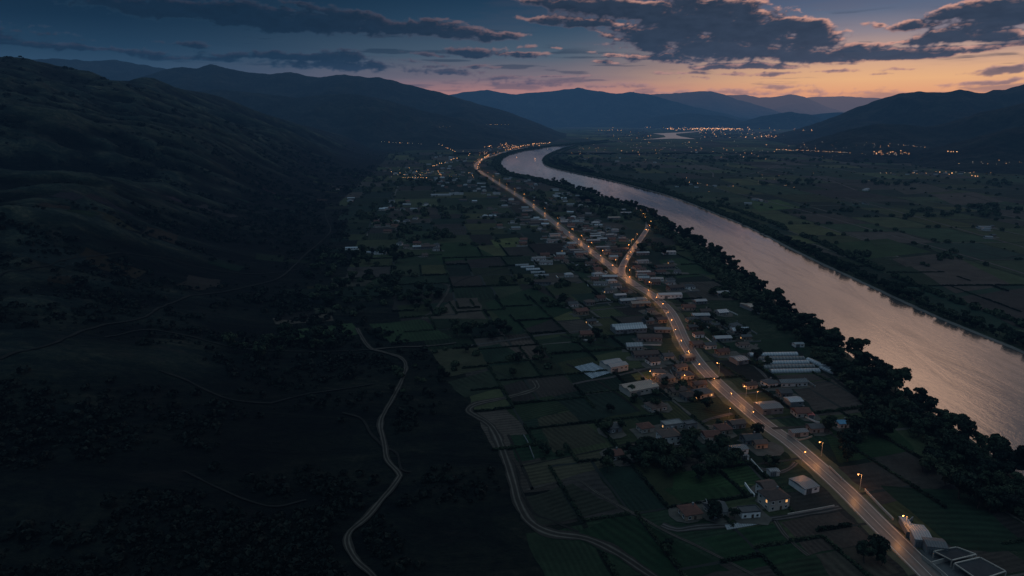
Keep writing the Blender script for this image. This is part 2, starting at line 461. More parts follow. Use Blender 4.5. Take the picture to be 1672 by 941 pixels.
ridge('far_mountains', [(1260, 163), (1300, 160), (1340, 158), (1380, 158), (1430, 160), (1500, 163), (1560, 170), (1700, 180)], 27000, 3500, seed=1)
ridge('far_mountains', [(1150, 158), (1190, 155), (1215, 155), (1240, 160), (1265, 158), (1290, 154), (1312, 158), (1350, 174), (1375, 181), (1420, 190)], 23000, 4000, seed=2)
ridge('far_mountains', [(1040, 160), (1060, 155), (1100, 153), (1140, 150), (1160, 149), (1180, 154), (1205, 163), (1240, 173), (1275, 184), (1310, 192), (1335, 202)], 18000, 3000, seed=3)
ridge('mountains', [(680, 170), (725, 156), (760, 150), (790, 147), (815, 151), (840, 154), (875, 151), (910, 148), (945, 144), (962, 147), (990, 152), (1012, 153), (1030, 150), (1060, 154), (1100, 166), (1150, 178), (1200, 190), (1245, 198), (1265, 206)], 14000, 1900, seed=4)
ridge('mountain_foot', [(960, 205), (1030, 197), (1090, 188), (1130, 185), (1180, 190), (1215, 198), (1240, 206)], 12300, 900, seed=14)
ridge('mountain_foot', [(1270, 196), (1310, 189), (1345, 185), (1375, 184), (1410, 187), (1440, 194)], 12500, 900, seed=15)
ridge('mountain_foot', [(1180, 207), (1210, 199), (1240, 191), (1275, 184), (1295, 183), (1320, 187), (1345, 194), (1370, 203), (1385, 208)], 11500, 800, seed=5)
ridge('far_mountains', [(-200, 90), (-100, 92), (0, 100), (45, 98), (95, 96), (125, 98), (150, 100), (190, 98), (215, 103), (240, 107), (272, 113), (310, 125), (380, 140)], 9000, 3000, seed=6)
ridge('mountains', [(160, 150), (200, 136), (235, 124), (265, 115), (295, 109), (320, 112), (345, 105), (368, 111), (400, 118), (440, 122), (475, 118), (500, 124), (525, 126), (562, 121), (590, 126), (620, 127), (650, 134), (690, 144), (730, 154), (780, 170), (830, 183), (870, 198), (900, 210), (925, 220)], 7000, 2600, seed=7)
ridge('mountain_foot', [(200, 170), (300, 150), (360, 146), (420, 152), (480, 160), (530, 155), (562, 153), (600, 157), (640, 166), (680, 178), (730, 190), (785, 203), (830, 216), (858, 230)], 5300, 1500, seed=8)
ridge('mountain_foot', [(330, 220), (420, 200), (500, 192), (580, 196), (660, 207), (740, 218), (790, 228), (815, 235)], 4700, 900, seed=18)
ridge('mountains', [(1252, 223), (1280, 216), (1320, 206), (1360, 192), (1400, 175), (1440, 162), (1470, 154), (1500, 150), (1530, 152), (1548, 151), (1566, 146), (1590, 151), (1608, 152), (1622, 147), (1640, 147), (1672, 138), (1750, 120), (1850, 105), (2000, 110)], 6300, 2100, seed=9)
ridge('mountain_foot', [(1300, 236), (1350, 222), (1400, 208), (1440, 202), (1480, 204), (1510, 208), (1550, 200), (1600, 184), (1640, 176), (1672, 168), (1750, 150), (1900, 130), (2100, 120)], 4300, 1300, seed=10)
ridge('mountain_foot', [(1480, 250), (1540, 238), (1600, 222), (1672, 205), (1800, 180), (2000, 150)], 3500, 800, seed=11)

# ------------------------------------------------------------------ ribbons (roads, paths)
def smooth_line(pts, step):
    """resample a polyline of world points with Catmull-Rom"""
    p = np.array(pts, float); q = np.vstack([2 * p[0] - p[1], p, 2 * p[-1] - p[-2]]); out = []
    for i in range(1, len(q) - 2):
        L = np.linalg.norm(q[i + 1] - q[i]); n = max(2, int(L / step))
        for k in range(n):
            t = k / n
            out.append(.5 * ((2 * q[i]) + (-q[i - 1] + q[i + 1]) * t + (2 * q[i - 1] - 5 * q[i] + 4 * q[i + 1] - q[i + 2]) * t * t + (-q[i - 1] + 3 * q[i] - 3 * q[i + 1] + q[i + 2]) * t ** 3))
    out.append(q[-2]); return np.array(out)

def ribbon_mesh(name, line, w0, w1, mat, lift, drape=False, off0=None, cols=1, ragged=0.0, dash=None):
    """strip between lateral offsets w0 and w1 of a world polyline"""
    L = line[:, :2]; T = np.gradient(L, axis=0); T /= np.linalg.norm(T, axis=1)[:, None]; N = np.stack([T[:, 1], -T[:, 0]], 1)
    S = np.concatenate([[0], np.cumsum(np.linalg.norm(np.diff(L, axis=0), axis=1))])
    us = np.linspace(0, 1, cols + 1)
    V = []; UV = []
    for k, u in enumerate(us):
        w = w0 + (w1 - w0) * u
        rg = ragged * (fbm(S / 9 + 40 * k, S * 0 + k, 3) - .5) * 2 if ragged and (k == 0 or k == cols) else 0
        pt = L + N * (w + rg)[:, None] if ragged and (k == 0 or k == cols) else L + N * w
        z = (H(pt[:, 0], pt[:, 1]) if drape else 0) + lift
        V.append(np.column_stack([pt, np.broadcast_to(z, len(pt))])); UV.append(np.column_stack([np.full(len(S), 2 * u - 1), S / 10]))
    V = np.stack(V, 1); UV = np.stack(UV, 1); n, c = V.shape[:2]
    i = np.arange(n - 1)[:, None]; j = np.arange(c - 1)[None, :]
    if dash is not None:
        on = ((S[:-1] % dash[0]) < dash[1]); i = i[on]
    F = np.stack([i * c + j, i * c + j + 1, (i + 1) * c + j + 1, (i + 1) * c + j], -1).reshape(-1, 4)
    me = mesh_np(name, V.reshape(-1, 3), F, [mat])
    uvl = me.uv_layers.new(name='UVMap'); uvl.data.foreach_set('uv', UV.reshape(-1, 2)[F.ravel()].ravel().astype(np.float32))
    return me

def ribbon(name, line, w0, w1, mat, lift, **kw):
    o = link(name, ribbon_mesh(name, line, w0, w1, mat, lift, **kw)); tag(o, kind='structure'); return o

ROADPX = [(1680, 1100), (1590, 1010), (1500, 920), (1437, 858), (1380, 801), (1330, 756), (1290, 722), (1248, 692), (1211, 661), (1176, 630), (1150, 604), (1131, 580), (1116, 555), (1105, 530), (1091, 506), (1066, 483),
          (1037, 465), (1010, 446), (985, 426), (955, 403), (925, 380), (895, 356), (865, 333), (835, 313), (811, 298), (791, 285), (779, 276), (777, 269), (785, 262), (800, 256), (828, 247), (860, 241)]
road = smooth_line([G(*p) for p in ROADPX], 3.0)
ribbon('road_verge', road, -9.5, 10.5, M['verge'], .10, cols=2, ragged=1.5)
ribbon('main_road', road, -5.6, 5.6, M['asphalt'], .16, cols=6)
mark = ribbon('road_marking', road, -4.9, -4.55, M['paint'], .20)
ribbon('road_marking', road, 4.55, 4.9, M['paint'], .20)
ribbon('road_marking', road, -.13, .13, M['paint'], .20)
branch = smooth_line([G(*p) for p in [(1030, 463), (1019, 452), (1015, 441), (1021, 426), (1035, 405), (1049, 386), (1058, 370), (1055, 358), (1046, 350), (1028, 340), (1000, 331)]], 3.0)
ribbon('branch_road', branch, -4.2, 4.2, M['asphalt'], .14, cols=4)
ribbon('road_marking', branch[12:], -3.6, -3.3, M['paint'], .18)
ribbon('road_marking', branch[12:], 3.3, 3.6, M['paint'], .18)
spl = smooth_line([G(*p) for p in [(996, 435), (1004, 439), (1012, 438), (1019, 430)]], 3.0)
ribbon('slip_road', spl, -2.6, 2.6, M['asphalt'], .13, cols=2)
# roadside kerb
for a, b in ((-5.9, -5.6), (5.6, 5.9)):
    pass

PATHS = [  # name, pixels, width, material
    ('farm_road', [(1130, 985), (1065, 941), (1010, 905), (960, 881), (900, 871), (863, 851), (846, 820), (838, 790), (826, 752), (811, 711), (796, 691), (775, 679), (764, 670), (778, 660), (826, 650), (860, 641), (877, 633), (872, 622)], 5.8, 'dirt'),
    ('field_path', [(945, 870), (900, 850), (872, 838), (850, 800), (845, 770), (830, 745)], 1.5, 'dirt_dim'),
    ('hill_track', [(640, 985), (608, 941), (580, 915), (567, 890), (572, 869), (600, 845), (625, 815), (650, 784), (651, 774), (632, 752), (627, 725), (622, 690), (638, 657), (655, 625), (663, 600), (655, 586), (630, 577), (605, 570), (590, 550), (583, 537)], 3.6, 'dirt'),
    ('hill_path', [(560, 675), (590, 685), (605, 708), (625, 730)], 1.8, 'dirt_dim'),
    ('hill_path', [(625, 730), (648, 742), (655, 768), (672, 772)], 1.6, 'dirt_dim'),
    ('hill_path', [(0, 587), (60, 570), (110, 552), (150, 537), (230, 520), (270, 500), (330, 482), (400, 470), (455, 455), (480, 435), (500, 415), (530, 390), (540, 376), (533, 358), (530, 345)], 2.3, 'dirt_dim'),
    ('hill_path', [(170, 552), (230, 540), (300, 548), (380, 568), (460, 574), (530, 575), (605, 572)], 1.8, 'dirt_dim'),
    ('hill_path', [(605, 572), (650, 568), (700, 566), (745, 561)], 2.6, 'dirt'),
    ('field_track', [(760, 566), (800, 560), (840, 554), (880, 548), (920, 544), (965, 539)], 3.6, 'lane'),
    ('field_track', [(688, 521), (715, 500), (733, 470), (722, 463)], 2.8, 'dirt'),
    ('field_track', [(733, 470), (760, 455), (800, 445), (850, 432), (885, 425)], 2.2, 'dirt_dim'),
    ('hill_path', [(440, 660), (380, 654), (340, 640), (300, 620), (260, 606)], 1.8, 'dirt_dim'),
    ('hill_path', [(440, 660), (500, 645), (560, 636), (610, 628)], 1.6, 'dirt_dim'),
    ('hill_path', [(490, 440), (420, 448), (330, 438), (250, 420), (160, 418), (60, 437), (0, 452)], 1.6, 'dirt_dim'),
    ('hill_path', [(300, 770), (360, 800), (440, 828), (500, 818)], 1.2, 'dirt_dim'),
    ('field_track', [(860, 800), (900, 790), (940, 783), (980, 808), (1040, 842), (1080, 864), (1130, 888), (1190, 918), (1260, 955)], 1.9, 'dirt'),
    ('field_path', [(850, 762), (900, 752), (980, 735), (1040, 722)], 1.2, 'dirt_dim'),
    ('field_path', [(830, 710), (850, 755), (870, 800)], 1.6, 'dirt_dim'),
    ('village_lane', [(1372, 829), (1330, 837), (1270, 847), (1205, 857), (1140, 861), (1105, 866), (1080, 858)], 4.2, 'lane'),
    ('field_track', [(1266, 850), (1280, 872), (1300, 892), (1320, 908)], 2.6, 'dirt'),
    ('village_lane', [(1196, 676), (1165, 683), (1140, 692), (1110, 701), (1060, 715)], 3.2, 'lane'),
    ('village_lane', [(1118, 590), (1080, 598), (1040, 606), (1000, 616), (970, 621), (935, 628)], 3.0, 'lane'),
    ('village_lane', [(1090, 506), (1050, 500), (1010, 503), (960, 508)], 2.6, 'lane'),
    ('village_lane', [(1082, 494), (1110, 498), (1150, 493)], 2.6, 'lane'),
    ('village_lane', [(1010, 447), (980, 456), (940, 463)], 2.6, 'lane'),
    ('village_lane', [(1260, 700), (1300, 698), (1360, 690), (1400, 682)], 2.8, 'dirt'),
    ('village_lane', [(1236, 562), (1222, 585), (1245, 610), (1270, 640), (1300, 665), (1340, 686)], 2.6, 'lane'),
    ('village_lane', [(1290, 560), (1320, 590), (1365, 622), (1440, 680)], 2.6, 'dirt_dim'),
    ('village_lane', [(1240, 765), (1270, 772), (1290, 765), (1300, 756)], 3.4, 'lane'),
    ('field_track', [(1210, 746), (1225, 762), (1250, 790)], 1.6, 'lane'),
    ('field_track', [(915, 548), (960, 560), (1020, 571)], 2.2, 'dirt_dim'),
    ('field_track', [(925, 594), (965, 616), (1010, 645), (1045, 672)], 2.0, 'dirt_dim'),
    ('plain_road', [(1205, 316), (1240, 325), (1300, 341), (1380, 363), (1450, 383), (1530, 405), (1600, 425), (1672, 447), (1800, 485)], 4.0, 'lane'),
    ('plain_road', [(1380, 323), (1440, 339), (1520, 361), (1600, 384), (1672, 404), (1800, 440)], 3.6, 'lane'),
    ('plain_road', [(1335, 288), (1365, 298), (1398, 311)], 4.5, 'lane'),
    ('plain_road', [(1410, 272), (1450, 283), (1530, 305), (1672, 345)], 3.4, 'dirt_dim'),
    ('plain_road', [(1120, 262), (1160, 280), (1170, 290), (1230, 283), (1270, 270)], 4.4, 'lane'),
    ('plain_road', [(1580, 410), (1610, 414), (1640, 421), (1672, 416)], 2.6, 'dirt_dim'),
    ('plain_road', [(1220, 352), (1245, 367), (1300, 400), (1345, 420)], 2.2, 'dirt_dim'),
    ('plain_road', [(1040, 268), (1100, 272), (1200, 290), (1300, 318)], 3.0, 'dirt_dim'),
    ('field_track', [(470, 520), (520, 510), (560, 508)], 2.2, 'dirt_dim'),
    ('village_lane', [(779, 274), (750, 272), (720, 279), (690, 288), (640, 292)], 3.5, 'lane'),
    ('village_lane', [(705, 272), (730, 264), (752, 257)], 5, 'lane'),
    ('village_lane', [(780, 290), (740, 300), (700, 310)], 3, 'dirt_dim'),
]
PATHPTS = []
for nm, pts, w, mt in PATHS:
    W3 = [P(*p) for p in pts]
    ln = smooth_line([q[:2] for q in W3], 3.0 if np.hypot(*W3[0][:2]) < 1200 else 8.0)
    PATHPTS += [(q[0], q[1]) for q in ln[::3]]
    ribbon(nm, ln, -w / 2, w / 2, M[mt], (.22 if w > 2 else .19) + (.5 if 'hill' in nm else 0), drape=True, cols=3, ragged=w * .28)

# ------------------------------------------------------------------ river
RB = [(1672, 578), (1600, 548), (1520, 515), (1440, 478), (1380, 450), (1300, 412), (1230, 376), (1170, 350), (1100, 323), (1040, 306), (980, 291), (930, 281), (897, 273), (886, 266), (889, 256), (915, 244), (950, 236), (995, 232)]
rbank = [G(*p) for p in RB]
rbank = [(415, 150), (408, 320)] + rbank
NBW = [(262, 100), (262, 300), (262, 420), (262, 600), (268, 800), (270, 940)] + [G(*p) for p in [(1108, 382), (1060, 352), (990, 326), (930, 307), (870, 292), (832, 284), (819, 274), (816, 266), (828, 254), (868, 244), (918, 238), (958, 234), (995, 230)]]
def resample(pts, n):
    p = smooth_line(pts, 12.0); S = np.concatenate([[0], np.cumsum(np.linalg.norm(np.diff(p, axis=0), axis=1))])
    q = np.linspace(0, S[-1], n); return np.column_stack([np.interp(q, S, p[:, 0]), np.interp(q, S, p[:, 1])])
nb = resample(NBW, 420); rb = resample(rbank, 420)
nbj = nb + (np.column_stack([fbm(nb[:, 1] / 25, nb[:, 0] / 25, 3), fbm(nb[:, 0] / 25 + 9, nb[:, 1] / 25, 3)]) - .5) * 12
rbj = rb + (np.column_stack([fbm(rb[:, 1] / 30 + 5, rb[:, 0] / 25, 3), fbm(rb[:, 0] / 25 + 19, rb[:, 1] / 25, 3)]) - .5) * 4
K = 12
V = np.stack([nbj + (rbj - nbj) * k / K for k in range(K + 1)], 1)
V = np.concatenate([V, np.full(V.shape[:2] + (1,), .12)], -1)
i = np.arange(419)[:, None]; j = np.arange(K)[None, :]; c = K + 1
F = np.stack([i * c + j, i * c + j + 1, (i + 1) * c + j + 1, (i + 1) * c + j], -1).reshape(-1, 4)
o = link('river', mesh_np('river', V.reshape(-1, 3), F, [M['water']])); tag(o, kind='structure')
def pool(name, pts):
    w = smooth_line([G(*p) for p in pts + [pts[0]]], 40.0)[:-1]; n = len(w)
    b = MB(); b.face([(x, y, .12) for x, y in w]); o = link(name, b.mesh(name, M['water'])); tag(o, kind='structure')
far_water = M['water'].copy(); far_water.name = 'far_river_water'
far_water.node_tree.nodes['Glossy BSDF'].inputs['Color'].default_value = (1.0, .76, .62, 1)
for n_ in far_water.node_tree.nodes:
    if n_.type == 'BSDF_GLOSSY':
        for l_ in list(n_.inputs['Roughness'].links): far_water.node_tree.links.remove(l_)
        n_.inputs['Roughness'].default_value = .36
b = MB()
for q in [[(1066, 218.4), (1104, 216.8), (1104, 220.8), (1084, 221)], [(1104, 216.8), (1145, 214.2), (1143, 215.1), (1104, 218.6)], [(1084, 221), (1104, 220.8), (1112, 223.2), (1087, 224.2)],
          [(1087, 224.2), (1112, 223.2), (1136, 227.3), (1100, 226.6)], [(1087, 224.2), (1100, 226.6), (1047, 228.2), (1066, 226.9)]]:
    b.face([G(*p) + (.5,) for p in q[::-1]])
tag(link('river', b.mesh('river', far_water)), kind='structure')
# earth shores and the levee of the far bank
ribbon('river_shore', rb, -1.0, 4.5, M['gravel'], .30, cols=1, ragged=.8)
ribbon('river_shore', nb, -6, 1.0, M['verge'], .26, cols=1, ragged=1.5)

RIVPOLY = np.vstack([nb, rb[::-1]])
def in_river(x, y, m=0):
    px_, py_ = RIVPOLY[:, 0], RIVPOLY[:, 1]; qx, qy = np.roll(px_, -1), np.roll(py_, -1)
    c = (py_ > y) != (qy > y)
    if int(np.sum(c & (x < (qx - px_) * (y - py_) / np.where(qy == py_, 1e-9, qy - py_) + px_))) % 2: return True
    return m > 0 and float(np.min(np.hypot(px_ - x, py_ - y))) < m
# ------------------------------------------------------------------ farmland
parcels = []
def split(x0, y0, x1, y1, mn, out):
    w, h = x1 - x0, y1 - y0
    if (w > mn * 1.6 or h > mn * 2.4) :
        if h / 1.5 > w:
            c = y0 + h * random.uniform(.36, .64); split(x0, y0, x1, c, mn, out); split(x0, c, x1, y1, mn, out)
        else:
            c = x0 + w * random.uniform(.36, .64); split(x0, y0, c, y1, mn, out); split(c, y0, x1, y1, mn, out)
    else:
        out.append((x0, y0, x1, y1))
greens = [(.020, .034, .019), (.025, .040, .021), (.016, .029, .019), (.036, .046, .025), (.018, .031, .022), (.044, .054, .026)]
browns = [(.046, .039, .034), (.056, .046, .038), (.038, .034, .028), (.064, .052, .042)]
olives = [(.055, .062, .030), (.070, .072, .032)]
def crop(x, y):
    r = random.random()
    c = random.choice(greens) if r < .60 else random.choice(browns) if r < .84 else random.choice(olives)
    k = random.uniform(.45, 1.05) * (1.3 if x > 400 else 1.0)
    return tuple(v * k for v in c)
FV, FF, FC, FRW, FRO, EDGES = [], [], [], [], [], []
def add_parcel(corners, c, z, period=None, rough=.3, rows=None):
    """a field polygon (4 world corners)"""
    b = len(FV); cx = sum(p[0] for p in corners) / 4; cy = sum(p[1] for p in corners) / 4
    d0 = np.array(corners[1]) - np.array(corners[0]); d0 = d0 / (np.linalg.norm(d0) + 1e-6)
    if rows is None: rows = random.random() < .6
    nrm = np.array([-d0[1], d0[0]]) if rows else d0
    per = period or random.choice([2.6, 3.2, 4.5])
    # subdivide so that the edge can wander a little
    n = 5; g = []
    for a in range(n + 1):
        for e in range(n + 1):
            u, v = a / n, e / n
            p = [(corners[0][k] * (1 - u) + corners[1][k] * u) * (1 - v) + (corners[3][k] * (1 - u) + corners[2][k] * u) * v for k in (0, 1)]
            sz = min(3.0, .03 * np.hypot(corners[0][0] - corners[2][0], corners[0][1] - corners[2][1]))
            p = [p[0] + random.uniform(-sz, sz) * .5, p[1] + random.uniform(-sz, sz) * .5]
            FV.append((p[0], p[1], z)); FRW.append(float(np.dot(nrm, p)) / per)
    for a in range(n):
        for e in range(n):
            q = b + a * (n + 1) + e
            FF.append((q, q + n + 1, q + n + 2, q + 1)); FC.append(c); FRO.append(rough)
def zone(x0, y0, x1, y1, mn, rot, z, keep, inset=1.2, edges=True):
    out = []; split(x0, y0, x1, y1, mn, out); a = radians(rot)
    ox, oy = (x0 + x1) / 2, y0
    f = lambda x, y: (ox + (x - ox) * cos(a) - (y - oy) * sin(a), oy + (x - ox) * sin(a) + (y - oy) * cos(a))
    for (a0, b0, a1, b1) in out:
        i_ = inset * random.uniform(.6, 1.6)
        cs = [f(a0 + i_, b0 + i_), f(a1 - i_, b0 + i_), f(a1 - i_, b1 - i_), f(a0 + i_, b1 - i_)]
        cc = f((a0 + a1) / 2, (b0 + b1) / 2)
        if not keep(*cc): continue
        add_parcel(cs, crop(*cc), z, rough=random.choice([0, .15, .3, .6, .9]))
        if edges:
            q = [f(a0, b0), f(a1, b0), f(a1, b1), f(a0, b1)]
            EDGES.append((q[0], q[1])); EDGES.append((q[1], q[2]))
ex = lambda y: float(np.interp(y, EDGE_Y, EDGE_X))
rx_ = lambda y: float(np.interp(y, rb[:, 1], rb[:, 0]))
zone(-120, 150, 290, 680, 25, 14, .05, lambda x, y: x > ex(y) + 14 and x < 275)
zone(-330, 640, 300, 1300, 40, 9, .04, lambda x, y: x > ex(y) + 5 and x < 275 and y >= 650)
zone(-620, 1240, 420, 3600, 95, 7, .03, lambda x, y: x > ex(y) - 60, 3)
zone(425, 200, 1700, 1500, 66, 2, .05, lambda x, y: True, 2.6)
zone(150, 1450, 2600, 3600, 100, 2, .03, lambda x, y: True, 4.5)
zone(-300, 3500, 4600, 8200, 200, 3, .03, lambda x, y: True, 9, False)
zone(-600, 8100, 4000, 12000, 500, 3, .03, lambda x, y: True, 8, False)
# narrow tracks and ditches along some of the field edges
strips = {'field_tracks': ([], []), 'ditches': ([], [])}
for (p_, q_) in EDGES:
    d_ = math.hypot(*p_); rr_ = random.random()
    if d_ > 3600 or rr_ > .62 or in_river(*p_) or in_river(*q_): continue
    vs, fs = strips['field_tracks' if rr_ < (.20 if p_[0] > 400 else .09) else 'ditches']
    L_ = math.hypot(q_[0] - p_[0], q_[1] - p_[1]) + 1e-6; nx, ny = -(q_[1] - p_[1]) / L_, (q_[0] - p_[0]) / L_; hw = .8 + d_ / 1500; n = max(3, int(L_ / 9)); b0 = len(vs); zz = .13 + .00005 * len(fs)
    for k in range(n + 1):
        u = k / n; wv = random.uniform(-.5, .5) * hw; wd = hw * random.uniform(.55, 1.15); cx, cy = p_[0] + (q_[0] - p_[0]) * u + nx * wv, p_[1] + (q_[1] - p_[1]) * u + ny * wv
        vs += [(cx - nx * wd, cy - ny * wd, zz), (cx + nx * wd, cy + ny * wd, zz)]
    fs += [(b0 + 2 * k, b0 + 2 * k + 2, b0 + 2 * k + 3, b0 + 2 * k + 1) for k in range(n)]
for nm, (vs, fs) in strips.items():
    tag(link(nm, mesh_np(nm, np.array(vs), np.array(fs), [M['yard' if nm == 'field_tracks' else 'ditch']])), kind='structure')
# the larger fields one can tell apart
BIG = [  # four pixels, colour, roughness
    ([(688, 521), (794, 521), (780, 486), (745, 488)], (.078, .062, .048), .5),
    ([(876, 556), (960, 541), (1020, 572), (905, 594)], (.022, .036, .020), .1),
    ([(820, 560), (868, 555), (886, 580), (862, 590)], (.085, .064, .050), .6),
    ([(775, 568), (815, 562), (862, 592), (800, 598)], (.018, .032, .020), .1),
    ([(820, 664), (900, 646), (935, 668), (850, 690)], (.024, .036, .018), .3),
    ([(876, 684), (935, 670), (990, 722), (905, 740)], (.052, .048, .030), .6),
    ([(905, 648), (985, 628), (1045, 672), (950, 690)], (.018, .028, .020), .1),
    ([(828, 712), (885, 707), (905, 745), (845, 754)], (.016, .034, .018), .05),
    ([(850, 760), (980, 738), (1000, 758), (870, 800)], (.064, .058, .036), .8),
    ([(860, 812), (935, 790), (1010, 830), (880, 860)], (.030, .032, .022), .3),
    ([(925, 876), (1020, 836), (1190, 930), (1090, 950)], (.014, .030, .014), .1),
    ([(1145, 880), (1262, 855), (1320, 908), (1215, 935)], (.018, .040, .018), .15),
    ([(1276, 853), (1372, 836), (1425, 885), (1320, 905)], (.068, .050, .040), .9),
    ([(1330, 905), (1425, 890), (1470, 935), (1370, 960)], (.062, .052, .038), .8),
    ([(1084, 800), (1210, 778), (1240, 800), (1130, 830)], (.024, .044, .018), .3),
    ([(1185, 768), (1222, 753), (1246, 790), (1205, 796)], (.105, .110, .040), .3),
    ([(1030, 612), (1062, 606), (1072, 616), (1040, 622)], (.085, .090, .035), .3),
    ([(1100, 775), (1215, 752), (1255, 790), (1100, 800)], (.030, .056, .022), .3),
    ([(1290, 630), (1368, 618), (1420, 672), (1340, 680)], (.078, .058, .048), .1),
    ([(1262, 614), (1345, 610), (1365, 616), (1285, 628)], (.066, .050, .042), .1),
    ([(1368, 764), (1500, 745), (1560, 790), (1440, 825)], (.056, .044, .036), .4),
    ([(1340, 692), (1440, 682), (1495, 735), (1370, 758)], (.024, .042, .018), .2),
    ([(1170, 560), (1290, 552), (1318, 572), (1190, 578)], (.018, .034, .018), .05),
    ([(1110, 462), (1190, 458), (1225, 490), (1130, 492)], (.066, .054, .044), .2),
    ([(1075, 425), (1125, 420), (1175, 448), (1105, 455)], (.026, .048, .022), .1),
    ([(1440, 795), (1570, 800), (1690, 900), (1560, 900)], (.018, .032, .018), .1),
    ([(790, 495), (870, 470), (940, 505), (840, 545)], (.020, .038, .018), .1),
    ([(690, 400), (760, 395), (810, 420), (720, 428)], (.024, .044, .018), .1),
    ([(800, 392), (845, 388), (862, 402), (810, 405)], (.095, .105, .040), .1),
    ([(600, 530), (690, 522), (740, 552), (640, 562)], (.026, .044, .020), .3),
    ([(448, 538), (560, 526), (590, 545), (470, 556)], (.028, .048, .022), .2),
    ([(700, 572), (780, 568), (800, 600), (735, 615)], (.052, .052, .030), .7),
    ([(730, 625), (800, 605), (860, 618), (760, 650)], (.028, .036, .022), .4),
    ([(1480, 430), (1560, 420), (1650, 465), (1560, 480)], (.082, .062, .050), .1),
    ([(1455, 423), (1530, 415), (1560, 430), (1480, 436)], (.072, .056, .046), .1),
    ([(1560, 486), (1680, 470), (1760, 520), (1672, 540)], (.050, .040, .034), .1),
    ([(1360, 398), (1450, 390), (1520, 412), (1410, 424)], (.030, .052, .022), .2),
    ([(1220, 330), (1270, 326), (1310, 340), (1240, 345)], (.055, .085, .032), .1),
    ([(1520, 318), (1590, 314), (1640, 330), (1560, 336)], (.085, .066, .052), .1),
    ([(1440, 302), (1500, 298), (1560, 312), (1480, 318)], (.070, .060, .045), .1),
]
for k, (q, c, rg) in enumerate(BIG):
    add_parcel([G(*p) if P(*p)[2] < .5 else P(*p)[:2] for p in q], tuple(v * .84 for v in c), .075 + .003 * k, rough=rg)
me = mesh_np('fields', np.array(FV), np.array(FF), [M['field']])
a = me.attributes.new('crop', 'FLOAT_COLOR', 'FACE'); a.data.foreach_set('color', np.column_stack([np.array(FC), np.ones(len(FC))]).ravel().astype(np.float32))
a = me.attributes.new('rough', 'FLOAT', 'FACE'); a.data.foreach_set('value', np.array(FRO, np.float32))
a = me.attributes.new('row', 'FLOAT', 'POINT'); a.data.foreach_set('value', np.array(FRW, np.float32))
o = link('fields', me); tag(o, kind='structure')
SLV = []
# terraced fields on the slope, each following the ground
def slope_field(q, c, rg):
    n = 10; V = []; W = [P(*p) for p in q]
    for a_ in range(n + 1):
        for e in range(n + 1):
            u, v = a_ / n, e / n
            x, y = [(W[0][k] * (1 - u) + W[1][k] * u) * (1 - v) + (W[3][k] * (1 - u) + W[2][k] * u) * v for k in (0, 1)]
            V.append((x, y, float(H(x, y)) + .16))
    F = [(a_ * (n + 1) + e, (a_ + 1) * (n + 1) + e, (a_ + 1) * (n + 1) + e + 1, a_ * (n + 1) + e + 1) for a_ in range(n) for e in range(n)]
    me = mesh_np('terraced_field', np.array(V), np.array(F), [M['field']])
    at = me.attributes.new('crop', 'FLOAT_COLOR', 'FACE'); at.data.foreach_set('color', np.tile(np.array(c + (1,), np.float32), len(F)))
    at = me.attributes.new('rough', 'FLOAT', 'FACE'); at.data.foreach_set('value', np.full(len(F), rg, np.float32))
    at = me.attributes.new('row', 'FLOAT', 'POINT'); at.data.foreach_set('value', (np.array(V)[:, 1] / 3.5).astype(np.float32))
    tag(link('terraced_field', me), kind='structure')
for q, c, rg in [([(445, 520), (540, 512), (545, 524), (450, 530)], (.07, .055, .042), .6), ([(470, 505), (545, 502), (548, 510), (480, 514)], (.045, .045, .03), .4),
                 ([(455, 540), (575, 528), (590, 546), (470, 556)], (.03, .05, .022), .3), ([(560, 405), (640, 402), (650, 412), (575, 416)], (.04, .045, .03), .5),
                 
                 ([(540, 455), (600, 450), (612, 466), (550, 470)], (.045, .04, .03), .5)]:
    slope_field(q, c, rg)

for _ in range(70):
    y = random.uniform(480, 2200); x = ex(y) - random.uniform(-10, 260 + y * .08); a_ = radians(10 + random.gauss(0, 14)); w_, d_ = random.uniform(18, 55), random.uniform(14, 40)
    n = 6; V = []
    for i_ in range(n + 1):
        for j_ in range(n + 1):
            lx, ly = (i_ / n - .5) * w_, (j_ / n - .5) * d_; qx, qy = x + lx * cos(a_) - ly * sin(a_) + random.uniform(-1, 1), y + lx * sin(a_) + ly * cos(a_) + random.uniform(-1, 1)
            V.append((qx, qy, float(H(qx, qy)) + .2))
    F = [(i_ * (n + 1) + j_, (i_ + 1) * (n + 1) + j_, (i_ + 1) * (n + 1) + j_ + 1, i_ * (n + 1) + j_ + 1) for i_ in range(n) for j_ in range(n)]
    SLV.append((V, F, tuple(v * random.uniform(.22, .5) for v in random.choice(greens + browns))))
V = []; F = []; C_ = []
for v_, f_, c_ in SLV:
    b0 = len(V); V += v_; F += [tuple(b0 + q for q in f) for f in f_]; C_ += [c_ + (1,)] * len(f_)
me = mesh_np('hillside_plots', np.array(V), np.array(F), [M['field']])
at = me.attributes.new('crop', 'FLOAT_COLOR', 'FACE'); at.data.foreach_set('color', np.array(C_, np.float32).ravel())
at = me.attributes.new('rough', 'FLOAT', 'FACE'); at.data.foreach_set('value', np.full(len(F), .6, np.float32))
at = me.attributes.new('row', 'FLOAT', 'POINT'); at.data.foreach_set('value', (np.array(V)[:, 1] / 3.5).astype(np.float32))
tag(link('hillside_plots', me), kind='structure')

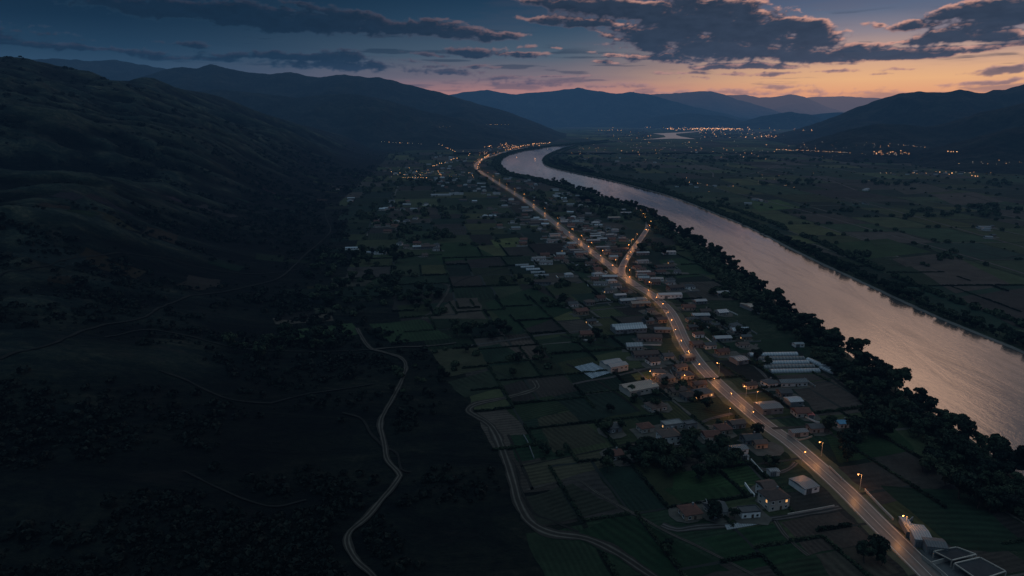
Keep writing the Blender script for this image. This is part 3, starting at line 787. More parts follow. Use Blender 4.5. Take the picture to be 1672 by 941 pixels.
# ------------------------------------------------------------------ trees
def crown_mesh(name, R, Ht, n, leaf, seed, lobes=14, mat='leaf', squash=.85):
    g = np.random.default_rng(seed)
    cs = []; 
    for k in range(lobes):
        a = g.uniform(0, 2 * pi); rr = R * g.uniform(.15, .78); zz = Ht * g.uniform(.30, .90)
        cs.append((rr * cos(a), rr * sin(a), zz, R * g.uniform(.20, .46)))
    cs.append((0, 0, Ht * .58, R * .5)); cs.append((g.uniform(-1, 1), g.uniform(-1, 1), Ht * .84, R * .34))
    cs = np.array(cs); w = cs[:, 3] ** 2; w /= w.sum()
    idx = g.choice(len(cs), n, p=w)
    d = g.normal(size=(n, 3)); d /= np.linalg.norm(d, axis=1)[:, None]
    d[:, 2] = np.where(d[:, 2] < -.35, -d[:, 2], d[:, 2])
    rad = cs[idx, 3] * (g.uniform(.62, 1.0, n) ** .6) * (1 + .22 * (vnoise(d[:, 0] * 3 + idx, d[:, 2] * 3 + seed) - .5) * 2)
    C = cs[idx, :3] + d * rad[:, None] * np.array([1, 1, squash])
    nr = d + g.normal(size=(n, 3)) * .45; nr /= np.linalg.norm(nr, axis=1)[:, None]
    t = np.cross(nr, g.normal(size=(n, 3))); t /= np.linalg.norm(t, axis=1)[:, None]; b = np.cross(nr, t)
    s = leaf * g.uniform(.55, 1.25, n)[:, None]
    V = np.stack([C - t * s - b * s * .6, C + t * s * .9 - b * s * .7, C + t * s + b * s * .7 + nr * s * .25, C - t * s * .8 + b * s * .8], 1).reshape(-1, 3)
    F = np.arange(4 * n).reshape(-1, 4)
    return mesh_np(name, V, F, [M[mat]])
def trunk_mesh(Ht, r, seed):
    g = random.Random(seed); b = MB(); top = (g.uniform(-.6, .6), g.uniform(-.6, .6), Ht * .5)
    b.tube((0, 0, -.4), top, r, r * .6, 7)
    for k in range(5):
        a = k * 1.26 + g.uniform(-.4, .4); L = Ht * g.uniform(.2, .32)
        b.tube((top[0] * .8, top[1] * .8, Ht * g.uniform(.34, .5)), (cos(a) * L, sin(a) * L, Ht * g.uniform(.6, .78)), r * .45, r * .14, 5)
    return b.mesh('trunk', M['bark'])
class TreeKind:
    def __init__(s, R, Ht, n, leaf, seed, mat='leaf', lobes=14):
        s.crown = crown_mesh('crown', R, Ht, n, leaf, seed, lobes, mat); s.trunk = trunk_mesh(Ht, Ht * .028, seed); s.R = R; s.Ht = Ht
BIGT = [TreeKind(6.8, 15, 3000, .50, 11), TreeKind(5.6, 16.5, 2700, .50, 12), TreeKind(7.6, 13.5, 3200, .52, 13, lobes=12), TreeKind(5.0, 12.5, 2200, .48, 14)]
MIDT = [TreeKind(3.6, 7.5, 1100, .40, 21, 'leaf2'), TreeKind(4.4, 8.5, 1400, .42, 22, 'leaf2'), TreeKind(2.9, 6.5, 900, .36, 23, 'leaf2', 6)]
def place_tree(name, kind, x, y, sc, label, cat, group):
    z = float(H(x, y))
    e = link(name, None, None, (x, y, z), random.uniform(0, 6.28), (sc, sc, sc * random.uniform(.9, 1.12)))
    child('crown', kind.crown, e); child('trunk', kind.trunk, e)
    tag(e, label, cat, group); return e
# --- near river bank
tg = np.gradient(nb, axis=0); tg /= np.linalg.norm(tg, axis=1)[:, None]; nn = np.stack([-tg[:, 1], tg[:, 0]], 1)   # towards the land (left)
S = np.concatenate([[0], np.cumsum(np.linalg.norm(np.diff(nb, axis=0), axis=1))])
def bank_pt(s, off, B=nb, N=nn, SS=S):
    return (np.interp(s, SS, B[:, 0]) + np.interp(s, SS, N[:, 0]) * off, np.interp(s, SS, B[:, 1]) + np.interp(s, SS, N[:, 1]) * off)
FARV = []   # (x, y, size) of trees too many to tell apart: they go into the woodland masses
cnt = 0
s = 120.0
while s < S[-1]:
    dist = np.hypot(*bank_pt(s, 0))
    if cnt < 150:
        x, y = bank_pt(s, random.uniform(2, 7)); k = random.choice(BIGT)
        place_tree('riverside_tree', k, x, y, random.choice([.6, .75, .85, .95, 1.05, 1.2]), 'tall dark broadleaf tree at the water edge on the near river bank', 'tree', 'tall trees along the near river bank'); cnt += 1
    else:
        x, y = bank_pt(s, random.uniform(2, 8)); FARV.append((x, y, random.uniform(5, 8)))
    s += random.uniform(6.0, 11.5) * (1 + dist / 3500)
cnt = 0; s = 110.0
while s < S[-1]:
    dist = np.hypot(*bank_pt(s, 0)); wid = 20 + 26 * fbm(s / 90, 3.3, 3) if dist < 900 else 26
    for q in range(2 if dist < 700 else 1):
        x, y = bank_pt(s, random.uniform(9, wid))
        if cnt < 140:
            k = random.choice(BIGT + MIDT); place_tree('riverside_tree', k, x, y, random.uniform(.5, .85) * (1 if k in BIGT else 1.4), 'lower bushy tree in the belt behind the near river bank', 'tree', 'bushy trees behind the near river bank'); cnt += 1
        else: FARV.append((x, y, random.uniform(4, 7)))
    FARV.append(bank_pt(s, random.uniform(4, wid)) + (random.uniform(2.5, 4.5),))
    s += random.uniform(4.5, 8)
# --- far river bank: a belt of lower willows
tg = np.gradient(rb, axis=0); tg /= np.linalg.norm(tg, axis=1)[:, None]; nr_ = np.stack([tg[:, 1], -tg[:, 0]], 1)
S2 = np.concatenate([[0], np.cumsum(np.linalg.norm(np.diff(rb, axis=0), axis=1))])
cnt = 0; s = 60.0
while s < S2[-1]:
    dist = np.hypot(*bank_pt(s, 0, rb, nr_, S2))
    for q in range(3):
        x, y = bank_pt(s, random.uniform(6, 12) + q * random.uniform(3, 7), rb, nr_, S2)
        if cnt < 290 and dist > 520:
            k = random.choice(MIDT); place_tree('willow', k, x, y, random.uniform(.7, 1.25) * (.8 + .3 * fbm(s / 60, 1.1, 2)), 'rounded dark willow in the belt along the far river bank', 'tree', 'willows along the far river bank'); cnt += 1
        else: FARV.append((x, y, random.uniform(3, 5)))
    s += random.uniform(4.2, 7.5) * (1 + dist / 4000)
s = 300
while s < S2[-1]:
    if fbm(s / 150, 7.7, 2) > .42:
        x, y = bank_pt(s, 42 + 25 * fbm(s / 200, 2.2, 2) + random.uniform(-4, 4), rb, nr_, S2); FARV.append((x, y, random.uniform(2.5, 4.5)))
    s += random.uniform(4, 9)

def branch_dist(x, y): return float(np.min(np.hypot(branch[:, 0] - x, branch[:, 1] - y)))
# --- trees and bushes among the fields
def road_dist(x, y): return float(np.min(np.hypot(road[:, 0] - x, road[:, 1] - y)))
WOODS = [  # px centre, radius px x, y, number, size
    (1110, 770, 70, 30, 15, 4.4), (1060, 745, 40, 14, 9, 4.5), (1145, 735, 45, 16, 8, 4), (1370, 745, 40, 22, 11, 4.5), (1420, 705, 30, 18, 8, 5.5), (1350, 700, 14, 8, 4, 4.5), (1130, 905, 60, 14, 5, 3.5),
    (1450, 905, 50, 24, 16, 4.5), (1560, 770, 60, 26, 16, 5), (1620, 810, 55, 30, 18, 5), (1180, 850, 26, 10, 6, 4), (1265, 760, 20, 7, 5, 3.4), (1190, 760, 20, 8, 4, 4), (960, 560, 30, 6, 5, 3.5),
    (790, 545, 60, 14, 22, 4.5), (860, 600, 40, 22, 9, 3.4), (740, 600, 50, 34, 9, 2.8), (905, 495, 30, 10, 10, 4.2), (870, 465, 60, 8, 14, 4.5), (960, 440, 26, 10, 10, 4.5), (640, 470, 50, 30, 34, 4.8),
    (560, 450, 60, 34, 40, 5), (620, 420, 60, 14, 26, 5), (690, 385, 55, 12, 26, 5), (640, 350, 60, 22, 40, 5.5), (740, 345, 60, 7, 20, 5), (600, 300, 60, 16, 36, 6), (500, 560, 60, 16, 24, 4.5), (660, 620, 40, 30, 10, 2.6),
    (700, 500, 30, 18, 16, 4.5), (560, 500, 50, 18, 26, 4.6), (1200, 480, 40, 14, 14, 4.5), (1110, 520, 60, 22, 14, 3.4), (1180, 545, 50, 14, 14, 3.6), (1065, 395, 40, 26, 20, 5), (1010, 350, 60, 14, 24, 5), (930, 335, 60, 14, 24, 5),
    (1160, 640, 60, 30, 14, 3.2), (1060, 640, 50, 34, 12, 3.2), (1220, 700, 50, 20, 9, 3.2), (1225, 600, 34, 12, 7, 3.4), (900, 740, 24, 7, 4, 3), (1000, 690, 26, 22, 6, 3.6), (1030, 765, 50, 12, 12, 4.6),
    (1500, 350, 60, 6, 14, 5), (1600, 345, 70, 10, 22, 6), (1460, 300, 50, 4, 16, 6), (1650, 300, 40, 5, 12, 6), (1390, 345, 20, 2, 6, 5), (1160, 330, 40, 8, 16, 5), (1290, 300, 60, 4, 14, 6), (1400, 418, 20, 4, 6, 5),
    (1090, 300, 60, 6, 24, 6), (1020, 275, 60, 5, 24, 7), (960, 262, 40, 6, 22, 7), (1200, 262, 120, 5, 30, 8), (1450, 262, 140, 6, 34, 8), (860, 320, 30, 8, 12, 5), (700, 300, 60, 9, 26, 6), (800, 300, 30, 8, 12, 5),
    (1540, 420, 40, 8, 6, 4), (430, 575, 60, 14, 18, 4.5), (640, 240, 90, 5, 16, 5)]
cand = []
for (cx, cy, ax, ay, n, sz) in WOODS:
    for k in range(n):
        a = random.uniform(0, 2 * pi); q = sqrt(random.random())
        x, y, z = P(cx + ax * q * cos(a), cy + ay * q * sin(a))
        if road_dist(x, y) < 10 + sz or min((x - q_[0]) ** 2 + (y - q_[1]) ** 2 for q_ in PATHPTS) < (sz + 1) ** 2 or in_river(x, y, sz + 2) or branch_dist(x, y) < 7 + sz: continue
        cand.append((x, y, sz * random.uniform(.6, 1.25)))
cand.sort(key=lambda c: math.hypot(c[0], c[1]) / c[2])
for k, (x, y, sz) in enumerate(cand):
    if k < 285: place_tree('broadleaf_tree', random.choice(MIDT), x, y, sz / 4.0, 'dark bushy tree growing in a clump between the fields and houses', 'tree', 'bushy trees in clumps among the fields')
    else: FARV.append((x, y, sz))
# hedges on the field edges
def hedge_mesh(seed):
    g = np.random.default_rng(seed); n = 700
    x = g.uniform(0, 1, n); hgt = .7 + 1.2 * vnoise(x * 9 + seed, x * 0)
    C = np.column_stack([x * 24, g.normal(0, .42, n), np.abs(g.uniform(0, 1, n)) ** .6 * hgt])
    nr = g.normal(size=(n, 3)) + np.array([0, 0, .6]); nr /= np.linalg.norm(nr, axis=1)[:, None]
    t = np.cross(nr, g.normal(size=(n, 3))); t /= np.linalg.norm(t, axis=1)[:, None]; b = np.cross(nr, t); s = g.uniform(.16, .36, n)[:, None]
    V = np.stack([C - t * s - b * s, C + t * s - b * s, C + t * s + b * s, C - t * s + b * s], 1).reshape(-1, 3)
    return mesh_np('hedge', V, np.arange(4 * n).reshape(-1, 4), [M['leaf2']])
HM = [hedge_mesh(k) for k in (1, 2, 3, 4)]
hc = 0
EDGES.sort(key=lambda e: math.hypot(*e[0]))
for (p, q) in EDGES:
    L = math.hypot(q[0] - p[0], q[1] - p[1]); n = max(1, round(L / 24)); an = atan2(q[1] - p[1], q[0] - p[0])
    for k in range(n):
        x = p[0] + (q[0] - p[0]) * k / n; y = p[1] + (q[1] - p[1]) * k / n
        xe = p[0] + (q[0] - p[0]) * (k + 1) / n; ye = p[1] + (q[1] - p[1]) * (k + 1) / n
        d = math.hypot(x, y)
        u = (x / (y * CP + CAMH * SP)) * FP + 836 if y > 0 else -1
        if y < 190 or u < -20 or u > 1700: continue
        if random.random() < (.42 if d < 900 else .3): continue
        if in_river(x, y, 6) or in_river(xe, ye, 6) or road_dist(x, y) < 12 or road_dist(xe, ye) < 12 or branch_dist(x, y) < 20 or branch_dist(xe, ye) < 20: continue
        if hc < 295:
            o = link('hedge', HM[hc % 4], None, (x, y, float(H(x, y))), an, (L / n / 24, 1, random.uniform(.6, 1.25))); hc += 1
            tag(o, 'low dark hedge running along the edge of a field', 'hedge', 'low hedges along the field edges')
        elif d < 4200 and random.random() < (.7 if x < 250 else .35):
            for _ in range(2 if d < 1500 else 1): FARV.append((x + (xe - x) * random.random(), y + (ye - y) * random.random(), random.uniform(.9, 2.6) * (1 + d / 3000)))

def clump_field(name, pts, nleaf, mat, flat=.8, kind='stuff', label=None, cat=None, leafk=.30):
    """many small crowns in one mesh"""
    g = np.random.default_rng(5); pts = np.array(pts); N = len(pts)
    z = H(pts[:, 0], pts[:, 1])
    d = g.normal(size=(N, nleaf, 3)); d /= np.linalg.norm(d, axis=2)[..., None]; d[..., 2] = np.abs(d[..., 2]) * 1.0 - .15
    r = pts[:, 2][:, None, None]
    lump = 1 + .35 * (g.random((N, nleaf, 1)) - .5)
    C = np.stack([pts[:, 0], pts[:, 1], z + pts[:, 2] * .55], 1)[:, None, :] + d * r * lump * np.array([1, 1, flat])
    nr = d + g.normal(size=d.shape) * .4; nr /= np.linalg.norm(nr, axis=2)[..., None]
    t = np.cross(nr, g.normal(size=d.shape)); t /= np.linalg.norm(t, axis=2)[..., None]; b = np.cross(nr, t)
    s = r * leafk * g.uniform(.6, 1.2, (N, nleaf, 1))
    V = np.stack([C - t * s - b * s, C + t * s - b * s, C + t * s + b * s, C - t * s + b * s], 2).reshape(-1, 3)
    o = link(name, mesh_np(name, V, np.arange(len(V)).reshape(-1, 4), [M[mat]])); tag(o, label, cat, None, kind); return o
print('far trees', len(FARV), 'hedges', hc)
clump_field('woodland', FARV, 70, 'leaf2', label='dark mass of far trees and bushes spread over the valley floor', cat='woodland')
# scrub on the dark hillside
SC = []
PP = np.array(PATHPTS)
while len(SC) < 8000:
    r = math.exp(random.uniform(math.log(190), math.log(2600))); a = radians(random.uniform(-44, 3))
    x, y = r * sin(a), r * cos(a)
    if ex(y) - x < -10: continue
    dn = float(fbm(x / 110 + 3, y / 70, 4, .6))
    if dn < .36: continue
    h0 = float(H(x, y)); gully = (float(H(x + 30, y)) + float(H(x - 30, y)) + float(H(x, y + 30)) + float(H(x, y - 30))) / 4 - h0
    if random.random() > (dn - .44) * 5 + gully * .12 or float(np.min(np.hypot(PP[:, 0] - x, PP[:, 1] - y))) < 8: continue
    SC.append((x, y, random.choice([.4, .6, .8, 1.1, 1.7]) * random.uniform(.8, 1.2) * (1 + r / 900)))
clump_field('scrub_vegetation', SC, 26, 'scrub', .6, label='low dark scrub covering the hillside', cat='scrub', leafk=.36)

# ------------------------------------------------------------------ buildings
def gable_roof(w, d, h, rise, mats, over=.5, hip=0.0, name='roof'):
    b = MB(); x0, x1, y0, y1 = -w / 2 - over, w / 2 + over, -d / 2 - over, d / 2 + over
    hp = min(hip * d / 2, w / 2 - .5) if hip else 0
    z0 = h - .05 * 0 + .02; z1 = h + rise
    A = (x0, y0, z0); B = (x1, y0, z0); C = (x1, y1, z0); D = (x0, y1, z0); R0 = (x0 + hp, 0, z1); R1 = (x1 - hp, 0, z1)
    th = .22
    for tz in (0,):
        b.face([A, B, R1, R0]); b.face([C, D, R0, R1]); b.face([D, A, R0]) ; b.face([B, C, R1])
    lo = lambda p: (p[0], p[1], p[2] - th)
    for p, q in ((A, B), (B, C), (C, D), (D, A)): b.face([lo(p), lo(q), q, p])
    b.face([lo(D), lo(C), lo(B), lo(A)])
    return b.mesh(name, mats)
def flat_roof(w, d, h, mats):
    b = MB(); b.box((0, 0, h + .12), (w + .3, d + .3, .24))
    for (c, s_) in (((0, -d / 2, h + .42), (w + .34, .22, .36)), ((0, d / 2, h + .42), (w + .34, .22, .36)), ((-w / 2, 0, h + .42), (.22, d - .2, .36)), ((w / 2, 0, h + .42), (.22, d - .2, .36))): b.box(c, s_)
    return b.mesh('roof', mats)
WIN = MB(); WIN.box((0, 0, 0), (1.15, .10, 1.25)); WIN_ME = {k: None for k in ('glass', 'lit')}
for k in WIN_ME:
    WIN_ME[k] = WIN.mesh('window', M[k])
FRM = MB()
for c, s_ in (((0, 0, .70), (1.4, .14, .12)), ((0, -.03, -.70), (1.5, .24, .12)), ((-.64, 0, 0), (.12, .14, 1.3)), ((.64, 0, 0), (.12, .14, 1.3))): FRM.box(c, s_)
FRM_ME = FRM.mesh('frame', M['white'])
DOOR = MB(); DOOR.box((0, 0, 1.05), (1.1, .12, 2.1)); DOOR_ME = DOOR.mesh('door', M['wood'])
CHI = MB(); CHI.box((0, 0, .6), (.7, .7, 1.8)); CHI.box((0, 0, 1.6), (.9, .9, .18)); CHI_ME = CHI.mesh('chimney', M['grey_wall'])
WALLC = {}
def house(name, loc, rz, w, d, st, wall, roof, rise=None, hip=0.0, flat=False, detail=2, chimney=True, lit=0.04, wing=None):
    h = st * 2.9 + .3
    key = (w, d, st, wall, roof, rise, hip, flat)
    if key not in WALLC:
        b = MB(); b.box((0, 0, h / 2 - .3), (w, d, h + .6))
        rz_ = rise or d * .24
        if not flat and hip == 0:   # gable triangles
            for sx in (-1, 1): b.face([(sx * (w / 2 - .01), -d / 2, h), (sx * (w / 2 - .01), d / 2, h), (sx * (w / 2 - .01), 0, h + rz_ * .93)])
        WALLC[key] = (b.mesh('wall', M[wall]), flat_roof(w, d, h, M[roof]) if flat else gable_roof(w, d, h, rz_, M[roof], hip=hip))
    e = link(name, None, None, loc, rz)
    wm, rm = WALLC[key]
    wl = child('wall', wm, e); rf = child('roof', rm, e)
    if chimney and not flat: child('chimney', CHI_ME, rf, (w * .22, d * .12, h + (rise or d * .24) * .55))
    if detail:
        child('door', DOOR_ME, e, (w * .08, -d / 2 - .05, 0))
        for s_ in range(st):
            z = 1.5 + 2.9 * s_
            n = max(2, int(w / 3.0))
            for k in range(n):
                x = -w / 2 + w * (k + .5) / n
                if s_ == 0 and abs(x - w * .08) < 1.5: continue
                wi = child('window', WIN_ME['lit' if random.random() < lit else 'glass'], e, (x, -d / 2 - .03, z))
                if detail > 1: child('frame', FRM_ME, wi, (0, -.04, 0))
            n = max(1, int(d / 3.4))
            for sx in (-1, 1):
                for k in range(n):
                    wi = child('window', WIN_ME['lit' if random.random() < lit else 'glass'], e, (sx * (w / 2 + .03), -d / 2 + d * (k + .5) / n, z), pi / 2 * sx)
                    if detail > 1: child('frame', FRM_ME, wi, (0, -.04, 0))
    return e
def shed(name, loc, rz, w, d, h, roof='sheet', wall='grey_wall', rise=1.6, bays=1, lit=False, name_roof='roof'):
    e = link(name, None, None, loc, rz)
    b = MB(); b.box((0, 0, h / 2 - .3), (w, d, h + .6))
    bd = d / bays
    for k in range(bays):
        y = -d / 2 + bd * (k + .5)
        for sx in (-1, 1): b.face([(sx * (w / 2 - .01), y - bd / 2, h), (sx * (w / 2 - .01), y + bd / 2, h), (sx * (w / 2 - .01), y, h + rise * .95)])
    child('wall', b.mesh('wall', M[wall]), e)
    rm = gable_roof(w, bd - .1, h, rise, M[roof], over=.25)
    for k in range(bays): child('roof', rm, e, (0, -d / 2 + bd * (k + .5), 0))
    b = MB(); b.box((0, 0, 1.5), (3.2, .12, 3.0)); child('door', b.mesh('door', M['sheet_dark']), e, (-w * .2, -d / 2 - .06, 0))
    nw = max(2, int(w / 3.5)); wd = MB(); wd.box((0, 0, 0), (1.5, .1, .8)); wm = wd.mesh('window', M['lit' if lit else 'glass'])
    for k in range(nw):
        x = -w / 2 + w * (k + .5) / nw
        if abs(x + w * .2) < 2.4: continue
        child('window', wm, e, (x, -d / 2 - .03, h * .62))
    return e
def tunnel(name, loc, rz, L, w, hgt, mat='film'):
    """arched film tunnel"""
    e = link(name, None, None, loc, rz); b = MB(); n = 10
    pr = [(w / 2 * cos(pi - pi * k / n), hgt * sin(pi * k / n) ** .8) for k in range(n + 1)]
    for k in range(n): b.face([(-L / 2, pr[k][0], pr[k][1]), (L / 2, pr[k][0], pr[k][1]), (L / 2, pr[k + 1][0], pr[k + 1][1]), (-L / 2, pr[k + 1][0], pr[k + 1][1])])
    child('film_cover', b.mesh('film_cover', M[mat]), e)
    b = MB()
    for sx in (-1, 1): b.face([(sx * (L / 2 - .02), y, z) for y, z in (pr if sx > 0 else pr[::-1])])
    child('end_panel', b.mesh('end_panel', M[mat]), e)
    b = MB()
    for q in range(int(L / 3) + 1):
        x = -L / 2 + q * L / int(L / 3)
        for k in range(n): b.tube((x, pr[k][0] * 1.01, pr[k][1] * 1.01 + .02), (x, pr[k + 1][0] * 1.01, pr[k + 1][1] * 1.01 + .02), .05, .05, 4)
    child('frame', b.mesh('frame', M['pole']), e)
    return e

NEAR = []   # footprints, to keep the scattered ones clear
def at(px, py):
    x, y, z = P(px, py); NEAR.append((x, y)); return (x, y, z)
R_ = radians
# name, px, py, rot, w, d, storeys, wall, roof, hip, flat, label
HOUSES = [
    (1091, 723, 14, 11, 9, 2, 'white', 'tile_brown', 0.9, 0, 'two-storey white house with brown hipped roof and dark windows facing the dark meadow'),
    (1047, 738, 14, 8.5, 7, 1, 'cream', 'tile_brown', 0, 0, 'small cream house with brown ridged roof just left of the white two-storey house'),
    (1003, 748, 20, 7.5, 6.5, 1, 'cream', 'tile_red', 0, 0, 'small cream house with reddish roof at the left end of the row of houses'),
    (1053, 703, 18, 8, 7, 1, 'cream', 'tile_red', 0.8, 0, 'low house with red hipped roof half hidden by trees behind the white house'),
    (1070, 668, 22, 11, 9, 1, 'cream', 'tile_brown', 0.9, 0, 'single-storey house with broad brown hipped roof below the long warm-roofed warehouse'),
    (1001, 703, 22, 8, 7, 1, 'grey_wall', 'tile_grey', 0.8, 0, 'dim grey house almost lost in the trees at the field corner'),
    (1097, 698, 16, 12, 6, 1, 'concrete', 'concrete', 0, 1, 'roofless concrete shell of a house beside the village lane'),
    (1126, 698, 16, 7, 5, 1, 'concrete', 'tile_grey', 0, 1, 'flat grey outbuilding at the end of the roofless shell'),
    (1262, 825, 16, 11, 9, 2, 'cream', 'tile_brown', 0.9, 0, 'large pale two-storey house with brown hipped roof at the lane crossroads'),
    (1250, 809, 16, 7, 7, 2, 'white', 'tile_brown', 0.0, 0, 'narrow white house wing with ridged roof joined behind the large pale house'),
    (1222, 842, 8, 9, 5, 1, 'white', 'tile_grey', 0, 1, 'flat-roofed white bungalow beside the lane with pale edge'),
    (1168, 838, 14, 8, 9, 1, 'cream', 'tile_grey', 0, 0, 'dim cream cottage with grey roof under trees by the lane'),
    (1126, 842, 14, 8.5, 8, 1, 'ochre', 'tile_red', 0.9, 0, 'dark house with dull red hipped roof standing alone in the meadow'),
    (1160, 716, 8, 9, 7, 1, 'cream', 'tile_red', 0, 0, 'house with dull red roof between the white house and the main road'),
    (1180, 705, 14, 8, 8, 1, 'ochre', 'tile_red', .8, 0, 'house with warm red roof lit by the road lamps'),
    (1202, 697, 14, 9, 6, 1, 'grey_wall', 'tile_brown', 0, 0, 'low brown-roofed house close beside the lit village lane'),
    (1122, 588, 20, 10, 7, 1, 'grey_wall', 'tile_grey', 0, 0, 'grey house with long roof beside the bend of the main road'),
    (1066, 594, 20, 8, 8, 1, 'white', 'tile_brown', 0, 0, 'brown-roofed house with white gable near the pale shed'),
    (1089, 586, 14, 8, 7, 1, 'cream', 'tile_grey', 0, 0, 'house with blue-grey ridged roof behind the brown-roofed one'),
    (1086, 622, 20, 11, 8, 1, 'grey_wall', 'tile_grey', .9, 0, 'dark grey hipped house right of the long warehouse'),
    (1110, 604, 20, 9, 6, 1, 'cream', 'tile_brown', 0, 0, 'brown-roofed house just left of the road in the middle of the village'),
    (1118, 617, 14, 10, 8, 1, 'cream', 'tile_grey', .9, 0, 'square grey-roofed house left of the road with lamps before it'),
    (1105, 643, 20, 11, 7, 1, 'ochre', 'tile_brown', 0, 0, 'long brown-roofed house below the yellow garden'),
    (1124, 651, 20, 9, 8, 1, 'grey_wall', 'tile_brown', .9, 0, 'brown hipped house in the middle of the village block'),
    (1147, 646, 24, 11, 9, 1, 'cream', 'tile_grey', .9, 0, 'house with wide grey hipped roof nearest the road on the village side'),
    (1141, 632, 14, 9, 6, 1, 'ochre', 'tile_brown', 0, 0, 'low lamp-lit brown-roofed house hard by the main road'),
    (1226, 722, 8, 10, 8, 1, 'grey_wall', 'tile_grey', 0, 0, 'dark-roofed house on the left side of the main road'),
    (1240, 730, 8, 7, 5, 1, 'ochre', 'tile_brown', 0, 0, 'small lamp-lit house touching the left verge of the main road'),
    (1307, 678, 6, 9, 8, 1, 'cream', 'tile_red', 0, 0, 'house with dark red roof and a bright red end right of the road'),
    (1280, 646, 6, 8, 7, 1, 'grey_wall', 'tile_grey', 0, 0, 'grey house behind the large dark shed right of the road'),
    (1137, 566, 10, 9, 8, 1, 'grey_wall', 'tile_brown', 0, 0, 'brown-roofed house right of the road bend'),
    (1158, 568, 10, 9, 7, 1, 'white', 'tile_grey', 0, 0, 'house with grey roof and white yard wall right of the road bend'),
    (1130, 526, 12, 10, 8, 1, 'cream', 'tile_grey', .9, 0, 'pale-roofed house right of the road above the bend'),
    (1152, 526, 12, 8, 8, 1, 'grey_wall', 'tile_brown', .9, 0, 'brown hipped house next to the pale-roofed one above the bend'),
    (1131, 538, 10, 9, 6, 1, 'grey_wall', 'tile_grey', 0, 0, 'grey house below the pale-roofed house at the bend'),
    (1140, 550, 10, 8, 6, 1, 'white', 'tile_red', 0, 0, 'low white house with a red roof in the plots right of the bend'),
    (1079, 526, 18, 9, 7, 1, 'ochre', 'tile_brown', 0, 0, 'lamp-lit brown house left of the road beside the twin-roofed shed'),
    (1058, 528, 18, 8, 8, 1, 'grey_wall', 'tile_grey', 0, 0, 'grey house between the twin-roofed shed and the lamp-lit house'),
    (1375, 697, 6, 7, 5, 1, 'white', 'blue', 0, 0, 'small white hut with blue roof among dark trees right of the village'),
    (1330, 704, 6, 8, 6, 1, 'grey_wall', 'tile_grey', 0, 0, 'grey outbuilding beside the lane right of the main road'),
    (1017, 477, 20, 9, 7, 1, 'ochre', 'tile_brown', 0, 0, 'brown lamp-lit house left of the road below the fork'),
    (992, 478, 20, 9, 7, 1, 'white', 'tile_grey', 0, 0, 'white house with grey roof left of the road below the fork'),
    (935, 500, 14, 9, 7, 1, 'white', 'tile_grey', 0, 0, 'white-ended house beside the trees left of the village'),
    (962, 497, 14, 9, 8, 1, 'grey_wall', 'tile_brown', .9, 0, 'brown hipped house alone between fields left of the village'),
    (1061, 452, 6, 10, 8, 1, 'ochre', 'tile_red', 0, 0, 'red-roofed house right of the road just below the fork'),
    (1042, 412, 0, 9, 7, 1, 'ochre', 'tile_brown', 0, 0, 'brown house beside the branch road'),
]
for k, (px, py, rot, w, d, st, wl, rf, hip, fl, lab) in enumerate(HOUSES):
    if rf == 'blue': mt = 'blue'
    e = house('house', at(px, py), R_(rot), w, d, st, wl, rf, hip=hip, flat=bool(fl), detail=2 if k < 16 else 1, chimney=k % 2 == 0)
    tag(e, lab, 'house')
